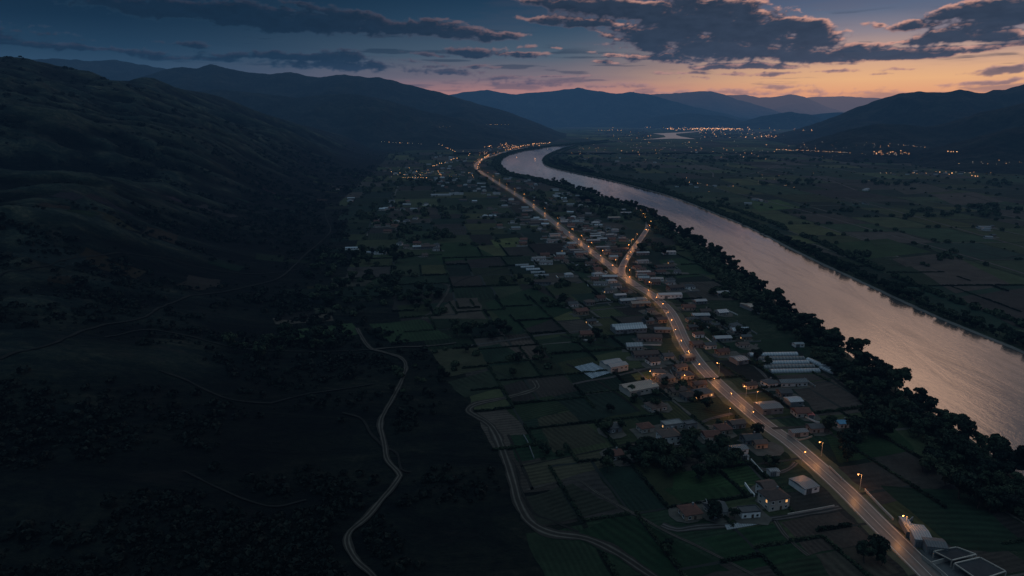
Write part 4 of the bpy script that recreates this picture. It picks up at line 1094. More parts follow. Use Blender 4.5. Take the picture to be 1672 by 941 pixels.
SHEDS = [
    (1002, 602, 26, 15, 15, 4.5, 'sheet', 'cream', 1.2, 2, 'tall pale shed with two metal roofs beside the striped crop covers', 'shed'),
    (1043, 639, 24, 23, 13, 4.2, 'sheet_warm', 'cream', 1.2, 2, 'long warehouse with two warm-coloured metal roofs and small windows', 'warehouse'),
    (1254, 671, 10, 14, 11, 4, 'sheet_dark', 'grey_wall', 1.0, 1, 'large dark flat-looking shed right beside the main road', 'shed'),
    (1295, 660, 10, 9, 8, 3.4, 'sheet', 'grey_wall', 1.0, 1, 'shed with white patched metal roof above the red-roofed house', 'shed'),
    (1206, 592, 20, 10, 10, 3.4, 'film', 'grey_wall', 1.2, 1, 'small shed with bright pale roof right of the road', 'shed'),
    (1303, 566, 8, 8, 5, 2.8, 'sheet', 'white', .8, 1, 'small white shed at the corner of the dark green field near the river', 'shed'),
    (1093, 486, 5, 24, 9, 4.0, 'sheet', 'white', 1.2, 1, 'long white shed right of the road by the two roadside lamps', 'shed'),
    (1026, 541, 12, 28, 14, 4.2, 'film', 'grey_wall', 2.0, 2, 'twin-roofed pale greenhouse shed left of the main road', 'greenhouse'),
    (1045, 500, 8, 19, 8, 3.8, 'sheet_warm', 'ochre', 1.4, 1, 'warm-roofed barn hard against the left side of the road', 'barn'),
    (1012, 486, 12, 12, 7, 3.4, 'sheet', 'grey_wall', 1.0, 1, 'pale barn left of the road above the warm-roofed barn', 'barn'),
    (1050, 448, 4, 16, 7, 3.4, 'sheet', 'grey_wall', 1.0, 1, 'pale long shed between the fork and the river side plots', 'shed'),
    (1047, 453, 4, 12, 5, 3.4, 'sheet_dark', 'grey_wall', 1.0, 1, 'dark shed just in front of the pale long one near the fork', 'shed'),
    (1072, 459, 4, 14, 7, 3.4, 'sheet', 'white', 1.0, 1, 'white-fronted shed next to the red-roofed house near the fork', 'shed'),
    (1092, 415, 4, 17, 10, 3.6, 'sheet', 'white', 1.2, 1, 'white shed standing alone before the riverside trees', 'shed'),
    (1225, 505, 18, 8, 22, 3.4, 'sheet_warm', 'grey_wall', 1.2, 1, 'first of two long pinkish-roofed greenhouses by the riverside trees', 'greenhouse'),
    (1248, 503, 18, 8, 22, 3.4, 'sheet_warm', 'grey_wall', 1.2, 1, 'second long pinkish-roofed greenhouse, nearer the riverside trees', 'greenhouse'),
    (1312, 797, 20, 9, 11, 3.2, 'sheet_dark', 'white', .7, 1, 'grey-roofed garage with pale front left of the main road', 'shed'),
    (1262, 775, 10, 5, 4, 2.6, 'sheet', 'white', .6, 1, 'tiny white hut at the end of the short driveway', 'hut'),
    (1215, 750, 10, 4, 3, 2.2, 'sheet', 'white', .5, 1, 'tiny pale hut beside the garden wall', 'hut'),
    (1205, 738, 12, 9, 6, 2.8, 'sheet_dark', 'white', .8, 1, 'low shed with white wall in the dark trees', 'shed'),
    (1321, 681, 6, 3.5, 7, 2.6, 'bright_red', 'cream', .5, 1, 'small lean-to with bright red roof at the end of the dark red-roofed house', 'shed'),
    (1499, 882, -12, 7, 12, 4.0, 'sheet', 'concrete', .8, 1, 'pale metal-roofed workshop with lamp-lit end right of the road', 'workshop'),
    (1480, 866, -12, 3, 12, 3, 'sheet', 'concrete', .6, 1, 'narrow pale lean-to running back from the metal-roofed workshop', 'shed'),
    (1524, 900, -12, 8, 7, 4.2, 'sheet_dark', 'concrete', .8, 1, 'grey workshop behind the pale one, right of the road', 'workshop'),
    (1303, 711, 10, 10, 5, 3, 'sheet_dark', 'concrete', .7, 1, 'long low open shed with pale edges beside the road', 'shed'),
    (968, 396, 6, 20, 8, 3.6, 'sheet', 'grey_wall', 1.0, 1, 'pale shed right of the road in the far plots', 'shed'),
    (985, 407, 6, 22, 9, 3.6, 'sheet', 'grey_wall', 1.0, 1, 'long pale shed right of the road below the similar shorter one', 'shed'),
    (940, 412, 10, 18, 7, 3.6, 'sheet', 'grey_wall', 1.0, 1, 'pale shed left of the road in the far plots', 'shed'),
    (1002, 358, 4, 22, 9, 3.6, 'sheet_warm', 'grey_wall', 1.0, 1, 'pinkish-roofed shed in the far plots by the river trees', 'shed'),
    (1024, 350, 4, 26, 8, 3.6, 'sheet', 'grey_wall', 1.0, 1, 'pale shed beside the river trees above the branch road', 'shed'),
    (1020, 345, 4, 20, 6, 3.6, 'sheet', 'grey_wall', 1.0, 1, 'narrow pale shed just behind the one beside the river trees', 'shed'),
    (720, 320, 4, 46, 12, 3.6, 'film', 'white', 1.0, 1, 'long white greenhouse shining in the far left fields', 'greenhouse'),
    (745, 318, 4, 34, 10, 3.6, 'film', 'white', 1.0, 1, 'shorter white greenhouse right of the long one in the far left fields', 'greenhouse'),
    (615, 415, 6, 26, 7, 3.2, 'film', 'white', 1.0, 1, 'narrow white greenhouse at the foot of the dark hill', 'greenhouse'),
    (575, 408, 6, 18, 6, 3.2, 'film', 'white', 1.0, 1, 'small white greenhouse left of the narrow one at the foot of the hill', 'greenhouse'),
]
for (px, py, rot, w, d, h, rf, wl, rise, bays, lab, cat) in SHEDS:
    e = shed(cat, at(px, py), R_(rot), w, d, h, rf, wl, rise, bays); tag(e, lab, cat)
    px, py
# the bright red end of the red-roofed house
# greenhouses: film tunnels
NEAR += [tuple(G(a_, c_)) for a_ in range(1225, 1395, 14) for c_ in (576, 584, 592, 600, 608, 616)]
NEAR += [tuple(G(a_, c_)) for (a_, c_) in ((940, 605), (960, 600), (985, 610), (1030, 630), (1055, 635), (1015, 540), (1040, 540), (1215, 500), (1235, 505), (1255, 510), (1240, 515), (850, 440), (870, 442), (885, 448))]
k = 0
for (px, py, L, lab) in [(1262, 580, 38, 'topmost long film tunnel of the riverside market garden'), (1272, 587, 38, 'second film tunnel from the top of the market garden'),
                         (1279, 593.5, 38, 'third film tunnel from the top of the market garden'), (1287, 600, 38, 'fourth film tunnel from the top of the market garden'), (1297, 607, 36, 'lowest film tunnel of the market garden, above the brown field')]:
    tag(tunnel('film_tunnel', at(px, py), R_(3), L, 5.4, 2.2, 'cover' if k % 2 else 'film'), lab, 'film tunnel', 'film tunnels of the market garden'); k += 1
tag(tunnel('film_tunnel', at(1337, 596), R_(112), 22, 4.5, 2.2), 'bright white film tunnel lying across the end of the market garden', 'film tunnel')
tag(tunnel('film_tunnel', at(1352, 606), R_(112), 13, 4.5, 2.0), 'short white film tunnel beyond the end of the bright one', 'film tunnel')
tag(tunnel('film_tunnel', at(1384, 618), R_(4), 12, 4.0, 1.8), 'small white film tunnel under the riverside trees', 'film tunnel')
for q, (px, py) in enumerate([(852, 434), (861, 437), (870, 441), (878, 446), (884, 451)]):
    tag(tunnel('film_tunnel', at(px, py), R_(10), 17, 5, 2.2), ['topmost', 'second', 'middle', 'fourth', 'lowest'][q] + ' white film tunnel in the small cluster among the middle fields', 'film tunnel', 'cluster of film tunnels')
def sheet(name, px4, mat, lab, cat, z=.24):
    W = [G(*p) for p in px4]; cx = sum(p[0] for p in W) / 4; cy = sum(p[1] for p in W) / 4
    b = MB(); rot = atan2(W[1][1] - W[0][1], W[1][0] - W[0][0]); ca, sa = cos(-rot), sin(-rot)
    pl = [((x - cx) * ca - (y - cy) * sa, (x - cx) * sa + (y - cy) * ca) for x, y in W]
    # long ridged rows of film
    n = 12
    for k in range(n):
        u0, u1 = (k + .08) / n, (k + .92) / n
        def L(u, v, z): return tuple((pl[0][i] * (1 - u) + pl[1][i] * u) * (1 - v) + (pl[3][i] * (1 - u) + pl[2][i] * u) * v for i in (0, 1)) + (z,)
        um = (u0 + u1) / 2
        b.face([L(u0, 0, 0), L(um, 0, .5), L(um, 1, .5), L(u0, 1, 0)]); b.face([L(um, 0, .5), L(u1, 0, 0), L(u1, 1, 0), L(um, 1, .5)])
    o = link(name, b.mesh(name, M[mat]), None, (cx, cy, z), rot); tag(o, lab, cat); return o
sheet('crop_cover', [(938, 600), (968, 593), (999, 609), (967, 619)], 'film', 'striped pale crop cover laid in rows beside the tall pale shed', 'crop cover')
sheet('crop_cover', [(1225, 501), (1238, 498), (1253, 513), (1238, 514)], 'cover', 'grey striped crop cover between the two pinkish greenhouses', 'crop cover')
def slab(px4, name, lab, cat, mat='concrete', t=.3):
    W = [G(*p) for p in px4]; b = MB(); top = [(x, y, t) for x, y in W]; bot = [(x, y, -.1) for x, y in W]
    b.face(top[::-1])
    for i in range(4): b.face([bot[i], bot[(i + 1) % 4], top[(i + 1) % 4], top[i]])
    o = link(name, b.mesh(name, M[mat])); tag(o, lab, cat)
slab([(1183, 858), (1250, 848), (1255, 854), (1187, 866)], 'concrete_slab', 'long pale concrete slab beside the lane below the bungalow', 'slab', 'sheet')
slab([(1500, 898), (1590, 918), (1622, 945), (1545, 945)], 'concrete_slab', 'dark yard slab ringed by pale walls at the right edge of the road', 'slab', 'tile_grey')
def open_frame(px4, hgt, lab):
    W = [G(*p) for p in px4]; cx = sum(p[0] for p in W) / 4; cy = sum(p[1] for p in W) / 4
    e = link('open_shelter', None, None, (cx, cy, 0)); L = [(x - cx, y - cy) for x, y in W]
    for (x, y) in L:
        b = MB(); b.box((x, y, hgt / 2), (.4, .4, hgt)); child('post', b.mesh('post', M['cream']), e)
    for k in range(4):
        (x0, y0), (x1, y1) = L[k], L[(k + 1) % 4]; ln_ = math.hypot(x1 - x0, y1 - y0)
        b = MB(); b.box(((x0 + x1) / 2, (y0 + y1) / 2, hgt + .2), (ln_ - .42, .45, .4), 0, atan2(y1 - y0, x1 - x0)); child('beam', b.mesh('beam', M['cream']), e)
    b = MB(); b.face([(x * .94, y * .94, hgt - .1) for x, y in L][::-1]); child('roof', b.mesh('roof', M['felt']), e)
    tag(e, lab, 'shelter')
open_frame([(1523, 912), (1560, 905), (1592, 917), (1552, 927)], 3.2, 'dark-roofed open shelter with pale beams behind the workshops')
open_frame([(1556, 932), (1598, 922), (1640, 945), (1596, 960)], 3.2, 'larger open shelter with pale beams at the bottom right corner')
# walls and fences
def wall(px, hgt, th, mat, name, lab, cat):
    ln = smooth_line([P(*p)[:2] for p in px], 4.0)
    b = MB()
    for a_, c_ in zip(ln[:-1], ln[1:]):
        L = math.hypot(*(c_ - a_)); m_ = (a_ + c_) / 2; z = float(H(*m_)); b.box((m_[0], m_[1], z + hgt / 2 - .1), (L + .02, th, hgt + .2), 0, atan2(c_[1] - a_[1], c_[0] - a_[0]))
    o = link(name, b.mesh(name, M[mat])); tag(o, lab, cat, None, 'thing')
wall([(1412, 802), (1424, 815), (1440, 832), (1458, 850)], 1.3, .35, 'cream', 'roadside_wall', 'lamp-lit low broken wall along the right verge of the road', 'wall')
wall([(1354, 764), (1364, 774), (1374, 784)], 1.2, .35, 'cream', 'roadside_wall', 'short lamp-lit wall at the right verge above the tall lamp', 'wall')
wall([(1286, 842), (1320, 836), (1362, 828)], 1.1, .3, 'cream', 'garden_wall', 'pale garden wall along the lane before the crossroads house', 'wall')
wall([(1216, 792), (1224, 803), (1232, 812)], 1.5, .4, 'white', 'garden_wall', 'short white garden wall behind the large pale house', 'wall')
wall([(1226, 752), (1242, 770), (1254, 784)], 1.1, .3, 'white', 'garden_wall', 'thin white wall running down beside the yellow garden', 'wall')
wall([(1152, 818), (1160, 836), (1166, 850)], 1.2, .3, 'grey_wall', 'garden_wall', 'grey wall beside the dim cream cottage', 'wall')
wall([(1292, 712), (1304, 720), (1326, 714)], 1.0, .3, 'cream', 'garden_wall', 'pale wall around the low open shed right of the road', 'wall')
wall([(1478, 860), (1490, 850)], 2.0, .3, 'sheet', 'metal_fence', 'pale metal fence panel before the workshop', 'fence')
wall([(1520, 925), (1560, 914), (1588, 910)], 2.2, .3, 'cream', 'yard_wall', 'lamp-lit yard wall crossing behind the slab at lower right', 'wall')
wall([(1505, 912), (1540, 940), (1560, 960)], 1.6, .3, 'cream', 'yard_wall', 'yard wall facing the road at lower right', 'wall')
wall([(855, 712), (862, 724), (872, 750)], 1.0, .25, 'grey_wall', 'field_wall', 'pale stone wall beside the farm road at the dark green plot', 'wall')
wall([(1310, 680), (1330, 690), (1338, 692)], 1.2, .3, 'white', 'garden_wall', 'white wall beside the red-roofed house', 'wall')

# scattered houses: 12 prototypes, copied with their parts
PROTO = []
for k in range(12):
    wl = ['cream', 'white', 'grey_wall', 'ochre', 'white', 'cream'][k % 6]; rf = ['tile_brown', 'tile_grey', 'sheet', 'tile_red', 'sheet_dark', 'tile_brown', 'film', 'tile_grey'][k % 8]
    wd = [9, 8, 14, 10, 17, 8, 12, 9, 20, 7, 11, 10][k]; dp = [7, 7, 6, 8, 7, 6, 8, 8, 8, 6, 7, 9][k]
    PROTO.append((wd, dp, wl, rf, .9 if k % 3 == 1 and wd < 12 else 0))
def road_at(y): return float(np.interp(y, road[:, 1], road[:, 0]))
WALLN = {'cream': 'cream', 'white': 'white', 'grey_wall': 'grey', 'ochre': 'ochre'}
ROOFN = {'tile_brown': 'brown', 'tile_grey': 'grey', 'sheet': 'pale metal', 'tile_red': 'red', 'sheet_dark': 'grey metal', 'film': 'white'}
seen = {}
n_sc = 0
SHEDK = (2, 4, 6, 8, 10)
SPOTS = []
def scatter_house(x, y, where, rot):
    global n_sc
    if any(abs(x - a) < 13 and abs(y - b) < 11 for a, b in NEAR): return
    if road_dist(x, y) < 14 or branch_dist(x, y) < 16 or in_river(x, y, 30): return
    NEAR.append((x, y)); k = random.randrange(12); w, d, wl, rf, hip = PROTO[k]; z = float(H(x, y))
    n_sc += 1
    key = (k, where)
    far = math.hypot(x, y) > 1000
    if (k, far) in seen:
        e = copy_tree(seen[(k, far)]); e.location = (x, y, z); e.rotation_euler = (0, 0, rot)
    else:
        e = house('shed' if k in SHEDK else 'house', (x, y, z), rot, w, d, 1, wl, rf, hip=hip, detail=0 if far else 1, chimney=not far and k not in SHEDK, lit=.03); seen[(k, far)] = e
    kd = 'shed' if k in SHEDK else 'house'
    tag(e, '%s-walled %s with %s roof %s' % (WALLN[wl], kd, ROOFN[rf], where), kd, kd + 's ' + where)
    sc_ = random.uniform(.8, 1.25); e.scale = (sc_, random.uniform(.8, 1.2), random.uniform(.85, 1.1))
    SPOTS.append((x, y, rot, w, d))
for _ in range(1200):
    y = random.uniform(400, 1250)
    side = random.choice((-1, 1)); x = road_at(y) + side * (14 + abs(random.gauss(0, 34)))
    if x > 236: continue
    if n_sc > 130: break
    scatter_house(x, y, 'in the plots beside the main road', R_(10 + random.gauss(0, 6)))
m0 = n_sc
for _ in range(300):
    if n_sc - m0 > 95: break
    y = random.uniform(1250, 2300); x = road_at(y) + random.choice((-1, 1)) * (20 + abs(random.gauss(0, 90)))
    if x > 200 - max(0, y - 1700) * .3: continue
    scatter_house(x, y, 'beside the far stretch of the road', R_(8 + random.gauss(0, 8)))
m0 = n_sc
for (cx, cy, ax, ay, n) in [(690, 280, 70, 16, 50), (640, 368, 30, 12, 18), (680, 405, 50, 7, 12), (640, 340, 30, 10, 10), (820, 245, 50, 7, 26), (740, 262, 50, 10, 26), (740, 300, 60, 12, 20), (560, 330, 20, 20, 3)]:
    for _ in range(n):
        x, y, z = P(cx + random.gauss(0, .5) * ax, cy + random.gauss(0, .5) * ay); scatter_house(x, y, 'in the far left village under the hills', random.uniform(-.3, .5))
for (cx, cy, ax, ay, n) in [(1250, 330, 50, 6, 5), (1410, 335, 20, 3, 3), (1130, 305, 50, 5, 5), (1620, 388, 20, 3, 2), (1530, 285, 60, 3, 10), (1380, 250, 50, 3, 10), (1070, 258, 80, 12, 12), (1430, 312, 20, 3, 2), (1620, 378, 30, 6, 4)]:
    for _ in range(n):
        x, y = G(cx + random.gauss(0, .5) * ax, cy + random.gauss(0, .5) * ay); scatter_house(x, y, 'out on the plain beyond the river', random.uniform(-.3, .3))
print('scattered houses', n_sc)
# yards: trodden paler ground, sheds' aprons, low plot walls
YV, YF, YC = [], [], []
b = MB(); b.box((0, 0, .45), (12, .28, 1.3)); b.box((-6, 0, .55), (.4, .4, 1.6)); b.box((6, 0, .55), (.4, .4, 1.6)); WALL_ME = b.mesh('plot_wall', M['concrete']); WALL_ME2 = b.mesh('plot_wall', M['white'])
nw = 0
for (x, y, rot, w, d) in SPOTS + [(q[0], q[1], R_(14), 9, 7) for q in NEAR[:46]]:
    if math.hypot(x, y) > 1500: continue
    ca, sa = cos(rot), sin(rot); W, D = w / 2 + random.uniform(2, 7), d / 2 + random.uniform(2, 8); ox, oy = random.uniform(-3, 3), random.uniform(-5, 2)
    zz = float(H(x, y)) + .235 + .0006 * len(YF)
    if float(H(x + 10, y)) + float(H(x - 10, y)) > .2 or road_dist(x, y) < 9 + max(W, D) or branch_dist(x, y) < 8 + max(W, D): continue
    b0 = len(YV); n = 10
    for k in range(n):
        a = 2 * pi * k / n; rr = 1 / max(abs(cos(a)), abs(sin(a))) ** .8 * random.uniform(.75, 1.05); px, py = ox + W * rr * cos(a), oy + D * rr * sin(a)
        YV.append((x + px * ca - py * sa, y + px * sa + py * ca, zz))
    YF.append(tuple(range(b0, b0 + n))); 
    for q in range(2):
        if random.random() < .6 and nw < 160:
            if random.random() < .5: lx, ly, an = ox, oy + random.choice((-1, 1)) * (D + 1), rot
            else: lx, ly, an = ox + random.choice((-1, 1)) * (W + 1), oy, rot + pi / 2
            wx, wy = x + lx * ca - ly * sa, y + lx * sa + ly * ca
            if road_dist(wx, wy) < 12 or branch_dist(wx, wy) < 12: continue
            o = link('plot_wall', WALL_ME if random.random() < .7 else WALL_ME2, None, (wx, wy, 0), an, (random.uniform(.6, 1.5), 1, random.uniform(.7, 1.2))); nw += 1
            tag(o, 'low pale wall along the edge of a house plot', 'wall', 'low walls around the house plots', 'thing')
me = bpy.data.meshes.new('yards'); me.from_pydata(YV, [], YF); me.materials.append(M['yard']); tag(link('yards', me), kind='structure')

# ------------------------------------------------------------------ street lamps and far lights
b = MB(); b.tube((0, 0, -.2), (0, 0, 8.4), .13, .08, 8); POLE_ME = b.mesh('pole', M['pole'])
b = MB(); b.tube((0, 0, 8.35), (1.6, 0, 8.8), .07, .06, 6); ARM_ME = b.mesh('arm', M['pole'])
b = MB(); b.box((1.9, 0, 8.86), (1.0, .42, .18)); HEAD_ME = b.mesh('lamp_head', M['pole'])
b = MB()
for q in range(8):
    a0, a1 = 2 * pi * q / 8, 2 * pi * (q + 1) / 8
    b.face([(1.9 + .34 * cos(a0), .34 * sin(a0), 8.74), (1.9 + .34 * cos(a1), .34 * sin(a1), 8.74), (1.9 + .18 * cos(a1), .18 * sin(a1), 8.36), (1.9 + .18 * cos(a0), .18 * sin(a0), 8.36)])
b.face([(1.9 + .18 * cos(2 * pi * q / 8), .18 * sin(2 * pi * q / 8), 8.36) for q in range(8)])
BULB_ME = b.mesh('lamp_glass', M['bulb'])
def spot(power, size=.5):
    l = bpy.data.lights.new('lamp_light', 'POINT'); l.energy = power; l.color = (1, .40, .12); l.shadow_soft_size = size; return l
L_NEAR = spot(1300); L_FAR = spot(900, .8)
lamp0 = link('street_lamp', None); child('pole', POLE_ME, lamp0); ar = child('arm', ARM_ME, lamp0); child('lamp_head', HEAD_ME, lamp0); child('lamp_glass', BULB_ME, lamp0)
lgt = child('lamp_light', L_NEAR, lamp0, (1.9, 0, 8.0))
first = [True]
def lamp(x, y, rz, label, group=None, power=None, sc=1.0):
    e = lamp0 if first[0] else copy_tree(lamp0); first[0] = False
    e.location = (x, y, float(H(x, y))); e.rotation_euler = (0, 0, rz); e.scale = (sc, sc, sc)
    if 'group' in e: del e['group']
    if power is not None:
        for ch in KIDS[e.name]:
            if ch.type == 'LIGHT': ch.data = power
    tag(e, label, 'street lamp', group); return e
SR = np.concatenate([[0], np.cumsum(np.linalg.norm(np.diff(road[:, :2], axis=0), axis=1))])
TR = np.gradient(road, axis=0); TR /= np.linalg.norm(TR, axis=1)[:, None]
def near_road(px, py):
    g = np.array(G(px, py)); i = int(np.argmin(np.hypot(road[:, 0] - g[0], road[:, 1] - g[1]))); return i
def road_lamp(i, side, off, label, group=None, power=None, sc=1.0):
    n = np.array([TR[i][1], -TR[i][0]]) * side
    p = road[i] + n * off; return lamp(p[0], p[1], atan2(-n[1], -n[0]), label, group, power, sc)
for (px, py, lab) in [(1373, 801, 'tall lit street lamp on the right verge beside the lamp-lit wall'), (1464, 873, 'lit street lamp on the right verge just before the workshops'), (1321, 748, 'dim street lamp at the right verge above the short wall'),
                      (1203, 652, 'lit street lamp on the right verge above the large dark shed'), (1168, 612, 'lit street lamp standing off the right side of the road by the gardens')]:
    road_lamp(near_road(px, py), 1, 7.6, lab)
s = 60.0; k = 0
while s < SR[-1]:
    i = int(np.searchsorted(SR, s)); d = math.hypot(*road[i])
    x, y = road[i]
    if d < 700:
        if y > 300 and (y > 400 or k % 2): road_lamp(i, -1, 7.6, 'lit street lamp on the left verge along the village stretch of the main road', 'lamps on the left verge of the main road', sc=.8)
        s += 27
    elif d < 1050:
        road_lamp(i, 1 if k % 2 else -1, 7.6, 'lit street lamp beside the main road near the fork', 'lamps beside the main road near the fork'); s += 30
    else:
        road_lamp(i, 1 if k % 2 else -1, 7.2, 'far street lamp glowing beside the straight main road', 'far lamps beside the straight main road', L_FAR); s += 62
    k += 1
SB = np.gradient(branch, axis=0); SB /= np.linalg.norm(SB, axis=1)[:, None]
for i in range(16, len(branch) - 28, 15):
    n = np.array([SB[i][1], -SB[i][0]]) * (1 if (i // 9) % 2 else -1); p = branch[i] + n * 6.2
    lamp(p[0], p[1], atan2(-n[1], -n[0]), 'lit street lamp beside the short branch road', 'lamps beside the branch road')
for (px, py, lab) in [(1190, 683, 'lit lamp at the mouth of the village lane'), (1116, 627, 'lamp glowing among the houses by the yellow garden'), (1060, 620, 'lamp over the yellow garden behind the long warehouse'), (1235, 655, 'lamp beside the front of the large dark shed')]:
    x, y = G(px, py); lamp(x, y, 1.0, lab, sc=.7)

# distant lights: short posts with a lit lantern, one mesh each
def far_lamp_mesh(mat):
    b = MB(); b.tube((0, 0, 0), (0, 0, 1.0), .05, .05, 4, 1)
    b.tube((0, 0, .9), (0, 0, 1.25), .26, .26, 6, 0); b.tube((0, 0, .9), (0, 0, .82), .26, .1, 6, 0)
    return b.mesh('village_lamp', [M[mat], M['pole']])
FL = [far_lamp_mesh('bulb_far'), far_lamp_mesh('bulb_white')]
lights = []
def cluster(cx, cy, ax, ay, n, white=.4, size=1.0, where='', gauss=True):
    for _ in range(n):
        px = cx + (random.gauss(0, .5) if gauss else random.uniform(-1, 1)) * ax; py = cy + (random.gauss(0, .5) if gauss else random.uniform(-1, 1)) * ay
        lights.append((px, py, random.random() < white, size * random.choice([.6, .7, .8, 1, 1.3]), where))
def chain(pts, n, white=.1, size=1.0, where=''):
    p = np.array(pts, float); S_ = np.concatenate([[0], np.cumsum(np.linalg.norm(np.diff(p, axis=0), axis=1))])
    for k in range(n):
        q = S_[-1] * (k + random.uniform(.2, .8)) / n
        lights.append((np.interp(q, S_, p[:, 0]) + random.gauss(0, .6), np.interp(q, S_, p[:, 1]) + random.gauss(0, .3), random.random() < white, size * random.uniform(.7, 1.2), where))
LV = 'in the far left village under the hills'; CT = 'in the distant town by the far river bend'; PL = 'scattered over the plain beyond the river'; RV = 'in the villages under the right-hand mountains'
chain([(705, 273), (728, 265), (750, 258)], 12, .0, 1.1, LV); chain([(779, 275), (785, 263), (800, 254)], 10, .0, 1.3, LV); chain([(828, 246), (845, 241), (868, 237), (900, 234)], 20, .0, 1.2, LV)
chain([(652, 291), (700, 291)], 12, .2, .8, LV); chain([(714, 279), (722, 292)], 5, 0, .8, LV); chain([(620, 232), (690, 236)], 12, .7, .7, LV); chain([(716, 236), (745, 250)], 7, .2, .9, LV)
cluster(680, 283, 50, 8, 40, .6, .7, LV); cluster(790, 252, 45, 10, 34, .4, .8, LV); cluster(830, 240, 45, 5, 30, .2, 1.0, LV); cluster(760, 283, 40, 9, 12, .4, .6, LV)
chain([(792, 203.5), (835, 204.5)], 9, .3, .6, 'on the slope far behind the left village'); chain([(718, 208), (735, 206.5)], 5, .8, .5, 'on the slope far behind the left village')
chain([(1130, 210.5), (1212, 211.5)], 60, .15, 1.0, CT); cluster(1150, 212, 70, 2.5, 150, .2, .9, CT); cluster(1180, 219, 90, 7, 110, .35, .7, CT); cluster(1090, 209, 80, 1.5, 22, .3, .7, CT); cluster(1060, 222, 80, 7, 50, .4, .6, CT)
chain([(975, 213), (1015, 214)], 9, .1, .7, CT); cluster(1240, 224, 50, 4, 18, .2, .7, CT); cluster(1300, 213, 40, 1.5, 8, .3, .6, CT)
cluster(1060, 240, 110, 14, 80, .5, .6, PL); cluster(1250, 246, 130, 14, 70, .6, .6, PL); cluster(940, 245, 40, 8, 12, .5, .6, PL); cluster(1250, 290, 160, 22, 26, .6, .5, PL); cluster(1135, 300, 22, 4, 6, .1, .6, PL)
chain([(1265, 245), (1345, 248), (1390, 250)], 40, .5, .8, RV); cluster(1450, 251, 45, 4, 34, .3, .9, RV); chain([(1466, 237), (1512, 241)], 9, .6, .7, RV); chain([(1547, 249), (1563, 249)], 4, 0, 1.1, RV)
cluster(1530, 283, 80, 3, 24, .3, .9, RV); cluster(1400, 238, 60, 7, 14, .5, .6, RV); cluster(1620, 266, 60, 4, 16, .7, .5, RV); cluster(1640, 297, 40, 3, 6, .8, .5, RV); chain([(1585, 288), (1600, 290)], 3, 0, 1.4, RV)
tot = 0; rest = []
MARK = []
for (px, py, wh, sz, where) in lights:
    if py < 206 and 'slope' not in where and py < 205.5: py = 206
    if 1064 < px < 1142 and 213.5 < py < 228.5: continue
    x, y, z = P(px, py); z = float(H(x, y)); d = math.hypot(x, y)
    for bv in RIDGES:       # a light on a mountain foot stands on its slope
        dr = Vector(ray(px, py)).normalized(); hit = bv.ray_cast(Vector((0, 0, CAMH)), dr, 60000)
        if hit[0] is not None and math.hypot(hit[0].x, hit[0].y) < d: x, y, z = hit[0]; d = math.hypot(x, y)
    MARK.append((d, x, y, z, wh, sz, where))
MARK.sort(key=lambda m: m[0] / m[5])
for q, (d, x, y, z, wh, sz, where) in enumerate(MARK):
    hh = (2.1 if d > 7000 else 2.3) * sz * (d / 2600) ** .85
    if q < 290:
        o = link('village_lamp', FL[1 if wh else 0], None, (x, y, z), 0, (hh * 1.1, hh * 1.1, hh)); tag(o, ('white' if wh else 'orange') + ' lamp glowing ' + where, 'lamp', ('white' if wh else 'orange') + ' lamps ' + where)
    else: rest.append((x, y, z, hh, wh))
b = MB()
for (x, y, z, hh, wh) in rest:
    b.tube((x, y, z), (x, y, z + hh * .7), .3, .3, 4, 2)
    b.tube((x, y, z + hh * .7), (x, y, z + hh * 1.2), .3 * hh, .3 * hh, 6, 1 if wh else 0)
o = link('town_lights', b.mesh('town_lights', [M['bulb_far'], M['bulb_white'], M['pole']])); tag(o, 'band of countless orange lights of the distant town at the foot of the mountains', 'town lights', None, 'stuff')
# the distant town itself
b = MB()
for _ in range(420):
    px = random.choice([random.gauss(1150, 45), random.gauss(1090, 60), random.uniform(1000, 1350)]); py = random.uniform(209.5, 226); x, y = G(px, py); k = random.uniform(.8, 1.6)
    if 1060 < px < 1146 and 213.5 < py < 229: continue
    b.box((x, y, 4 * k), (18 * k, 14 * k, 8 * k), 0 if random.random() < .6 else 1, random.random())
o = link('distant_town', b.mesh('distant_town', [M['tile_brown'], M['tile_grey']])); tag(o, 'far town spread along the river bend, too distant to tell houses apart', 'town', None, 'stuff')

# ------------------------------------------------------------------ haze in the valley (real volume)
def haze(name, x0, x1, y0, y1, z1, sigma, c, label):
    m = bpy.data.materials.new(name); m.use_nodes = True; t = NT(m.node_tree)
    for n in list(m.node_tree.nodes): m.node_tree.nodes.remove(n)
    out = t.new('ShaderNodeOutputMaterial'); ab = t.new('ShaderNodeVolumeAbsorption'); em = t.new('ShaderNodeEmission'); ad = t.new('ShaderNodeAddShader')
    ab.inputs['Color'].default_value = (0, 0, 0, 1); ab.inputs['Density'].default_value = sigma
    em.inputs['Color'].default_value = c + (1,); em.inputs['Strength'].default_value = .001
    t.l.new(ab.outputs[0], ad.inputs[0]); t.l.new(em.outputs[0], ad.inputs[1]); t.l.new(ad.outputs[0], out.inputs['Volume'])
    m.cycles.homogeneous_volume = True
    m.cycles.emission_sampling = 'NONE'
    b = MB(); b.box(((x0 + x1) / 2, (y0 + y1) / 2, z1 / 2 - 20), (x1 - x0, y1 - y0, z1 + 40))
    o = link(name, b.mesh(name, m)); tag(o, label, 'haze', None, 'stuff'); return o
haze('haze', -30000, 30000, -3000, 15000, 900, 1 / 60000, (.0012, .0032, .0068), 'thin blue evening haze filling the valley')
haze('sunset_haze', -30000, 30000, 15100, 36000, 900, 1 / 60000, (.0105, .0058, .0040), 'warm haze below the afterglow behind the central mountains')

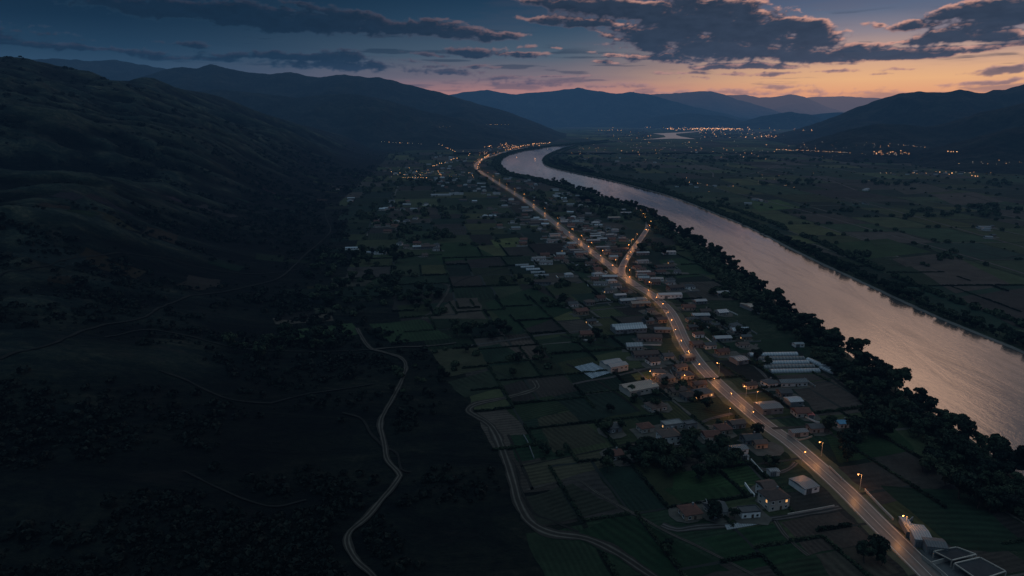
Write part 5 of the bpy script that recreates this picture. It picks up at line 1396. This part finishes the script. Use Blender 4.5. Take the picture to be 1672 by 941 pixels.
# ------------------------------------------------------------------ world: dusk sky with clouds
def azel(px, py):
    dx, dy, dz = ray(px, py); return (math.degrees(atan2(dx, dy)), math.degrees(atan2(dz, sqrt(dx * dx + dy * dy))))
w = bpy.data.worlds.new('World'); scene.world = w; w.use_nodes = True
t = NT(w.node_tree); bg = w.node_tree.nodes['Background']; wout = w.node_tree.nodes['World Output']
tc = t.new('ShaderNodeTexCoord'); sep = t.new('ShaderNodeSeparateXYZ'); t.l.new(tc.outputs['Generated'], sep.inputs[0])
DEG = 180 / pi
az = t.math('MULTIPLY', t.math('ARCTAN2', sep.outputs[0], sep.outputs[1]), DEG)
el = t.math('MULTIPLY', t.math('ARCSINE', sep.outputs[2]), DEG)
e01 = t.math('DIVIDE', t.math('ADD', el, 2.0), 92.0, clamp=True)
WARM = [(-2, (190, 96, 80)), (0.2, (222, 118, 84)), (1.3, (255, 162, 84)), (2.6, (255, 188, 114)), (4.2, (214, 168, 136)), (5.8, (146, 132, 136)), (7.2, (98, 106, 126)), (8.6, (72, 88, 116)), (11, (176, 150, 138)), (15, (154, 132, 124)), (20, (84, 82, 88)), (30, (56, 66, 84)), (46, (92, 116, 134)), (90, (160, 190, 204))]  # pink band above the view is added to give the river a peach reflection
MIDC = [(-2, (120, 80, 80)), (0.5, (190, 112, 92)), (1.8, (190, 122, 102)), (3.0, (132, 110, 106)), (4.6, (80, 92, 102)), (7, (42, 66, 86)), (8.8, (26, 52, 74)), (11, (140, 122, 118)), (15, (120, 108, 110)), (20, (66, 72, 86)), (30, (52, 66, 86)), (46, (90, 116, 136)), (90, (160, 190, 204))]  # added pink band here too, for the river farther off
COLD = [(-2, (40, 58, 74)), (1.5, (52, 66, 82)), (3.0, (42, 62, 78)), (4.8, (24, 48, 66)), (6.6, (10, 34, 52)), (8.8, (4, 25, 42)), (14, (26, 48, 68)), (24, (54, 78, 104)), (40, (88, 112, 136)), (90, (160, 190, 204))]
stops = lambda l: [((d + 2) / 92, srgb(*c)) for d, c in l]
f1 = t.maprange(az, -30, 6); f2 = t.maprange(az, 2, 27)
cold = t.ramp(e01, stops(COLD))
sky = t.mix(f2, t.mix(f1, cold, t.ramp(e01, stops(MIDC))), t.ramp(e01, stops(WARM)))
sky = t.mix(t.maprange(az, 60, 150), sky, cold)
# high up it is lit by the physical twilight sky as well
ns = t.new('ShaderNodeTexSky'); ns.sky_type = 'NISHITA'; ns.sun_disc = False; ns.sun_elevation = radians(1.0); ns.sun_rotation = radians(28); ns.altitude = 200
sky = t.mix(t.maprange(el, 16, 40), sky, t.vmath('SCALE', ns.outputs[0], sc=.01), 'ADD')
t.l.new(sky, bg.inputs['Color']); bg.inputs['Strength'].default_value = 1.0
w.cycles.sampling_method = 'MANUAL'; w.cycles.sample_map_resolution = 512

# the sky ahead, with its cloud banks, is a far dome
CL = [  # px, py, rx, ry, tilt(deg, down to the right positive), strength
    (255, 14, 150, 18, 4, 1), (400, 30, 180, 20, 4, 1), (560, 38, 160, 18, 3, 1), (700, 50, 150, 14, 3, 1), (800, 55, 70, 7, 2, 1), (560, 22, 110, 10, 5, .9),
    (70, 73, 130, 7, 3, .75), (190, 82, 90, 6, 2, .7), (60, 53, 50, 4, 3, .4), (290, 95, 80, 5, 0, .6), (480, 93, 130, 8, 1, 1), (520, 90, 70, 7, 1, .9), (560, 109, 170, 8, 2, .62), (600, 106, 60, 6, 2, .6), (310, 72, 36, 4, 0, .7),
    (770, 84, 62, 10, 3, 1), (830, 91, 62, 5, 2, 1), (700, 90, 60, 3, 0, .7), (860, 78, 24, 5, 0, .9), (640, 118, 50, 4, 0, .5), (740, 118, 55, 5, 0, .8), (820, 128, 60, 5, 0, .7), (905, 80, 18, 3, 0, .8), (660, 100, 50, 3, 0, .6),
    (930, 6, 90, 12, 5, 1), (1020, 20, 140, 22, 7, 1), (1130, 36, 170, 32, 8, 1), (1220, 56, 150, 30, 10, 1), (1180, 16, 130, 18, 8, 1), (1290, 44, 70, 18, 14, 1), (1330, 62, 52, 15, 8, 1), (1080, 60, 110, 18, 5, 1), (1190, 82, 180, 17, 4, 1), (1310, 92, 130, 13, 3, 1), (1400, 84, 70, 13, 2, 1),
    (890, 32, 50, 6, 5, .9), (960, 38, 70, 8, 6, .9), (1010, 90, 46, 6, 2, .9), (1080, 96, 70, 8, 2, .9), (990, 103, 24, 4, 0, .8), (1100, 100, 40, 5, 2, .8), (1235, 107, 66, 6, 2, .95), (1170, 108, 44, 5, 0, .9), (1110, 119, 60, 4, 0, .85), (1180, 121, 50, 3, 0, .8), (1250, 122, 56, 4, 0, .85), (1350, 118, 42, 4, 0, .85),
    (1440, 88, 80, 9, -3, 1), (1520, 90, 100, 7, -3, .95), (1590, 80, 60, 5, -4, .8), (1490, 45, 46, 8, -2, 1), (1430, 43, 22, 6, 0, .95), (1560, 60, 90, 11, -3, 1), (1620, 58, 60, 8, -3, 1), (1640, 18, 70, 18, -6, 1), (1570, 22, 60, 10, -6, 1), (1640, 36, 60, 10, -5, 1),
    (1650, 116, 50, 6, -4, 1), (1660, 72, 30, 5, 0, .9), (1630, 136, 66, 3.5, -2, 1), (1460, 115, 26, 3, 0, .85), (1440, 124, 24, 2.5, 0, .8), (1280, 144, 36, 2.5, 0, .8), (1370, 106, 30, 2.5, 0, .7),
    (870, 140, 130, 7, 0, .62), (990, 141, 60, 5, 0, .62), (1090, 152, 70, 4, 0, .6), (1180, 150, 60, 4, 0, .65), (1290, 151, 90, 3.5, 0, .62), (1400, 152, 60, 3, 0, .5), (930, 126, 50, 3, 0, .6), (1140, 128, 40, 2.5, 0, .6), (780, 108, 30, 2.5, 0, .7), (700, 108, 30, 2.5, 0, .6),
    (1850, 40, 120, 25, -3, 1), (1850, 100, 100, 10, 0, .9), (-160, 40, 160, 20, 3, .8), (-200, 85, 90, 8, 0, .7),
    (700, -60, 260, 18, 3, .9), (1150, -70, 300, 25, 3, .9), (300, -80, 220, 20, 2, .8), (1500, -60, 200, 20, -4, .8), (1000, -160, 300, 25, 2, .8), (1400, -190, 260, 25, 0, .8)]
def grad(l, e):
    d = [q[0] for q in l]; c = np.array([srgb(*q[1])[:3] for q in l])
    return np.stack([np.interp(e, d, c[:, k]) for k in range(3)], -1)
def lerp(a, b, f): return a + (b - a) * f[..., None]
def C3(*c): return np.array(srgb(*c)[:3])
def billow(x, y, o=5, g=.52, l=2.1):
    s = 0; a = 1; n = 0
    for i in range(o):
        s = s + a * (1 - np.abs(2 * vnoise(x * l ** i + 11.7 * i, y * l ** i + 5.3 * i) - 1) ** 1.0); n += a; a *= g
    return s / n
def cloud_density(A, E):
    wx = (fbm(A * .22 + 7, E * .9, 3) - .5) * 2.4; wy = (fbm(A * .30 + 31, E * .8 + 5, 3) - .5) * .55
    X = A + wx; Y = E + wy
    best = np.full(A.shape, -9.0)
    for (px, py, rx, ry, tilt, sg) in CL:
        c = azel(px, py); a = radians(tilt); hx = rx * .0500; hy = ry * .0560
        dx = X - c[0]; dy = Y - c[1]
        u = (dx * cos(a) - dy * sin(a)) / hx; v = (dx * sin(a) + dy * cos(a)) / hy
        v = np.where(v < 0, v * 1.25, v * .95)        # flatter undersides
        L = np.sqrt(u * u + v * v)
        d = (1 - L) * min(1.0, .35 + ry / 16) * sg
        best = np.maximum(best, d)
    best = np.maximum(best, -1.5)
    n1 = fbm(A * .55 + 3, E * 1.7 + 1, 4) - .5
    n2 = billow(A * .95 + 9 + n1 * .6, E * 2.1, 6, .46) - .64
    n3 = fbm(A * 2.6, E * 5 + 3, 5, .55) - .5
    v = best + n1 * .70 + n2 * .50 + n3 * .30
    # loose streaks away from the banks
    return v
def build_sky():
    na, ne = 2000, 300
    az_ = np.linspace(-64, 64, na); el_ = np.concatenate([np.linspace(-3, -.2, 6, endpoint=False), np.linspace(-.2, 14.5, ne)]); ne = len(el_)
    A, E = np.meshgrid(az_, el_, indexing='ij')
    ss = lambda a, b, x: sstep(a, b, x)
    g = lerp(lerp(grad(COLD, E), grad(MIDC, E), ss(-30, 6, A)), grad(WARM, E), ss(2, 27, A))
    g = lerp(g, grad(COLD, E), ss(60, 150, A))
    d = cloud_density(A, E); du = cloud_density(A + .16, E + .22); dd = cloud_density(A, E - .30)
    fade = 1 - ss(9.2, 11.0, E)
    alpha = ss(-.03, .32, d) * fade
    wz = ss(-22, 20, A); near = ss(5, 26, A)
    body = lerp(np.broadcast_to(C3(8, 24, 38), g.shape), np.broadcast_to(C3(40, 46, 58), g.shape), wz)
    low = 1 - ss(1.6, 4.2, E)
    body = lerp(body, lerp(np.broadcast_to(C3(44, 54, 72), g.shape), np.broadcast_to(C3(116, 82, 84), g.shape), ss(-14, 16, A)), low * .85)
    thin = lerp(np.broadcast_to(C3(24, 46, 62), g.shape), np.broadcast_to(C3(104, 90, 98), g.shape), wz)
    thin = lerp(thin, np.broadcast_to(C3(170, 112, 98), g.shape), low * wz)
    core = ss(.03, .40, d)
    c = lerp(thin, body, core)
    relief = np.clip((d - du) * 1.0, -1, 1)
    tex = (fbm(A * 1.1 + 40, E * 3 + 11, 5) - .5)
    c = c * (1 + (.30 * relief * core + .55 * tex + .12)[..., None] * (1 - .3 * low[..., None]))
    rim = ss(.05, .34, d - du) * (1 - ss(.18, .62, d)) * ss(-.02, .08, d)
    rim = rim * (.10 + .90 * ss(-14, 14, A)) * (.45 + .55 * ss(2.2, 5, E))
    rimc = lerp(np.broadcast_to(C3(128, 104, 108), g.shape), np.broadcast_to(C3(232, 168, 142), g.shape), ss(-15, 18, A))
    c = lerp(c, rimc, np.clip(rim * .9, 0, 1))
    under = ss(.05, .35, d - dd) * (1 - ss(.1, .4, d)) * near
    c = lerp(c, np.broadcast_to(C3(196, 132, 104), g.shape), under * .5)
    veil = ss(.45, .75, fbm(A * .16 + 60, E * 1.3 + 8, 5)) * .18 * fade          # thin high veil
    g = lerp(g, thin, veil)
    stk = ss(.60, .74, fbm(A * .20 + 90, E * 2.6 + 4, 5)) * ss(.42, .55, fbm(A * .07 + 12, E * .35, 2)) * (1 - ss(6.5, 8, E)) * ss(.4, 1.2, E)
    g = lerp(g, body, stk * .6)
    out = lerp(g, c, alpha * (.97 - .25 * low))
    R = 46000.0; Ar = np.radians(A); Er = np.radians(E)
    V = np.stack([R * np.sin(Ar) * np.cos(Er), R * np.cos(Ar) * np.cos(Er), CAMH + R * np.sin(Er)], -1).reshape(-1, 3)
    i = np.arange(na - 1)[:, None]; j = np.arange(ne - 1)[None, :]
    F = np.stack([i * ne + j, i * ne + j + 1, (i + 1) * ne + j + 1, (i + 1) * ne + j], -1).reshape(-1, 4)
    m = bpy.data.materials.new('dusk_sky'); m.use_nodes = True; q = NT(m.node_tree)
    for n in list(m.node_tree.nodes): m.node_tree.nodes.remove(n)
    o_ = q.new('ShaderNodeOutputMaterial'); em = q.new('ShaderNodeEmission'); at_ = q.new('ShaderNodeAttribute', attribute_name='sky_colour')
    q.l.new(at_.outputs['Color'], em.inputs['Color']); q.l.new(em.outputs[0], o_.inputs['Surface']); m.cycles.emission_sampling = 'NONE'
    me = mesh_np('sky', V, F, [m], smooth=True)
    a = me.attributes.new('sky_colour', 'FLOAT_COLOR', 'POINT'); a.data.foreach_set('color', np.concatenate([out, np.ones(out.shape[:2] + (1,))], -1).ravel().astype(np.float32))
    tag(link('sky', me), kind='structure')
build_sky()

# ------------------------------------------------------------------ last light
sl = bpy.data.lights.new('sun', 'SUN'); sl.energy = .05; sl.angle = radians(14); sl.color = (1, .62, .42)
so = bpy.data.objects.new('sun', sl); col.objects.link(so)
import mathutils
sd = mathutils.Vector((sin(radians(30)) * cos(radians(24)), cos(radians(30)) * cos(radians(24)), sin(radians(24))))
so.rotation_euler = sd.to_track_quat('Z', 'Y').to_euler(); so.location = (0, 0, 300)

# ------------------------------------------------------------------ camera and render settings
cam = bpy.data.cameras.new('camera'); co = bpy.data.objects.new('camera', cam); col.objects.link(co)
cam.sensor_width = 36; cam.lens = 36 * FP / 1672; cam.clip_start = 1; cam.clip_end = 120000
co.location = (0, 0, CAMH); co.rotation_euler = (pi / 2 - PITCH, 0, 0)
scene.camera = co
scene.view_settings.view_transform = 'Standard'; scene.view_settings.look = 'None'; scene.view_settings.exposure = 0
scene.cycles.use_denoising = True
scene.cycles.max_bounces = 4; scene.cycles.diffuse_bounces = 2; scene.cycles.glossy_bounces = 2; scene.cycles.transparent_max_bounces = 4; scene.cycles.volume_bounces = 0
scene.cycles.sample_clamp_indirect = 3; scene.cycles.caustics_reflective = False; scene.cycles.caustics_refractive = False
print('objects', len(bpy.data.objects))
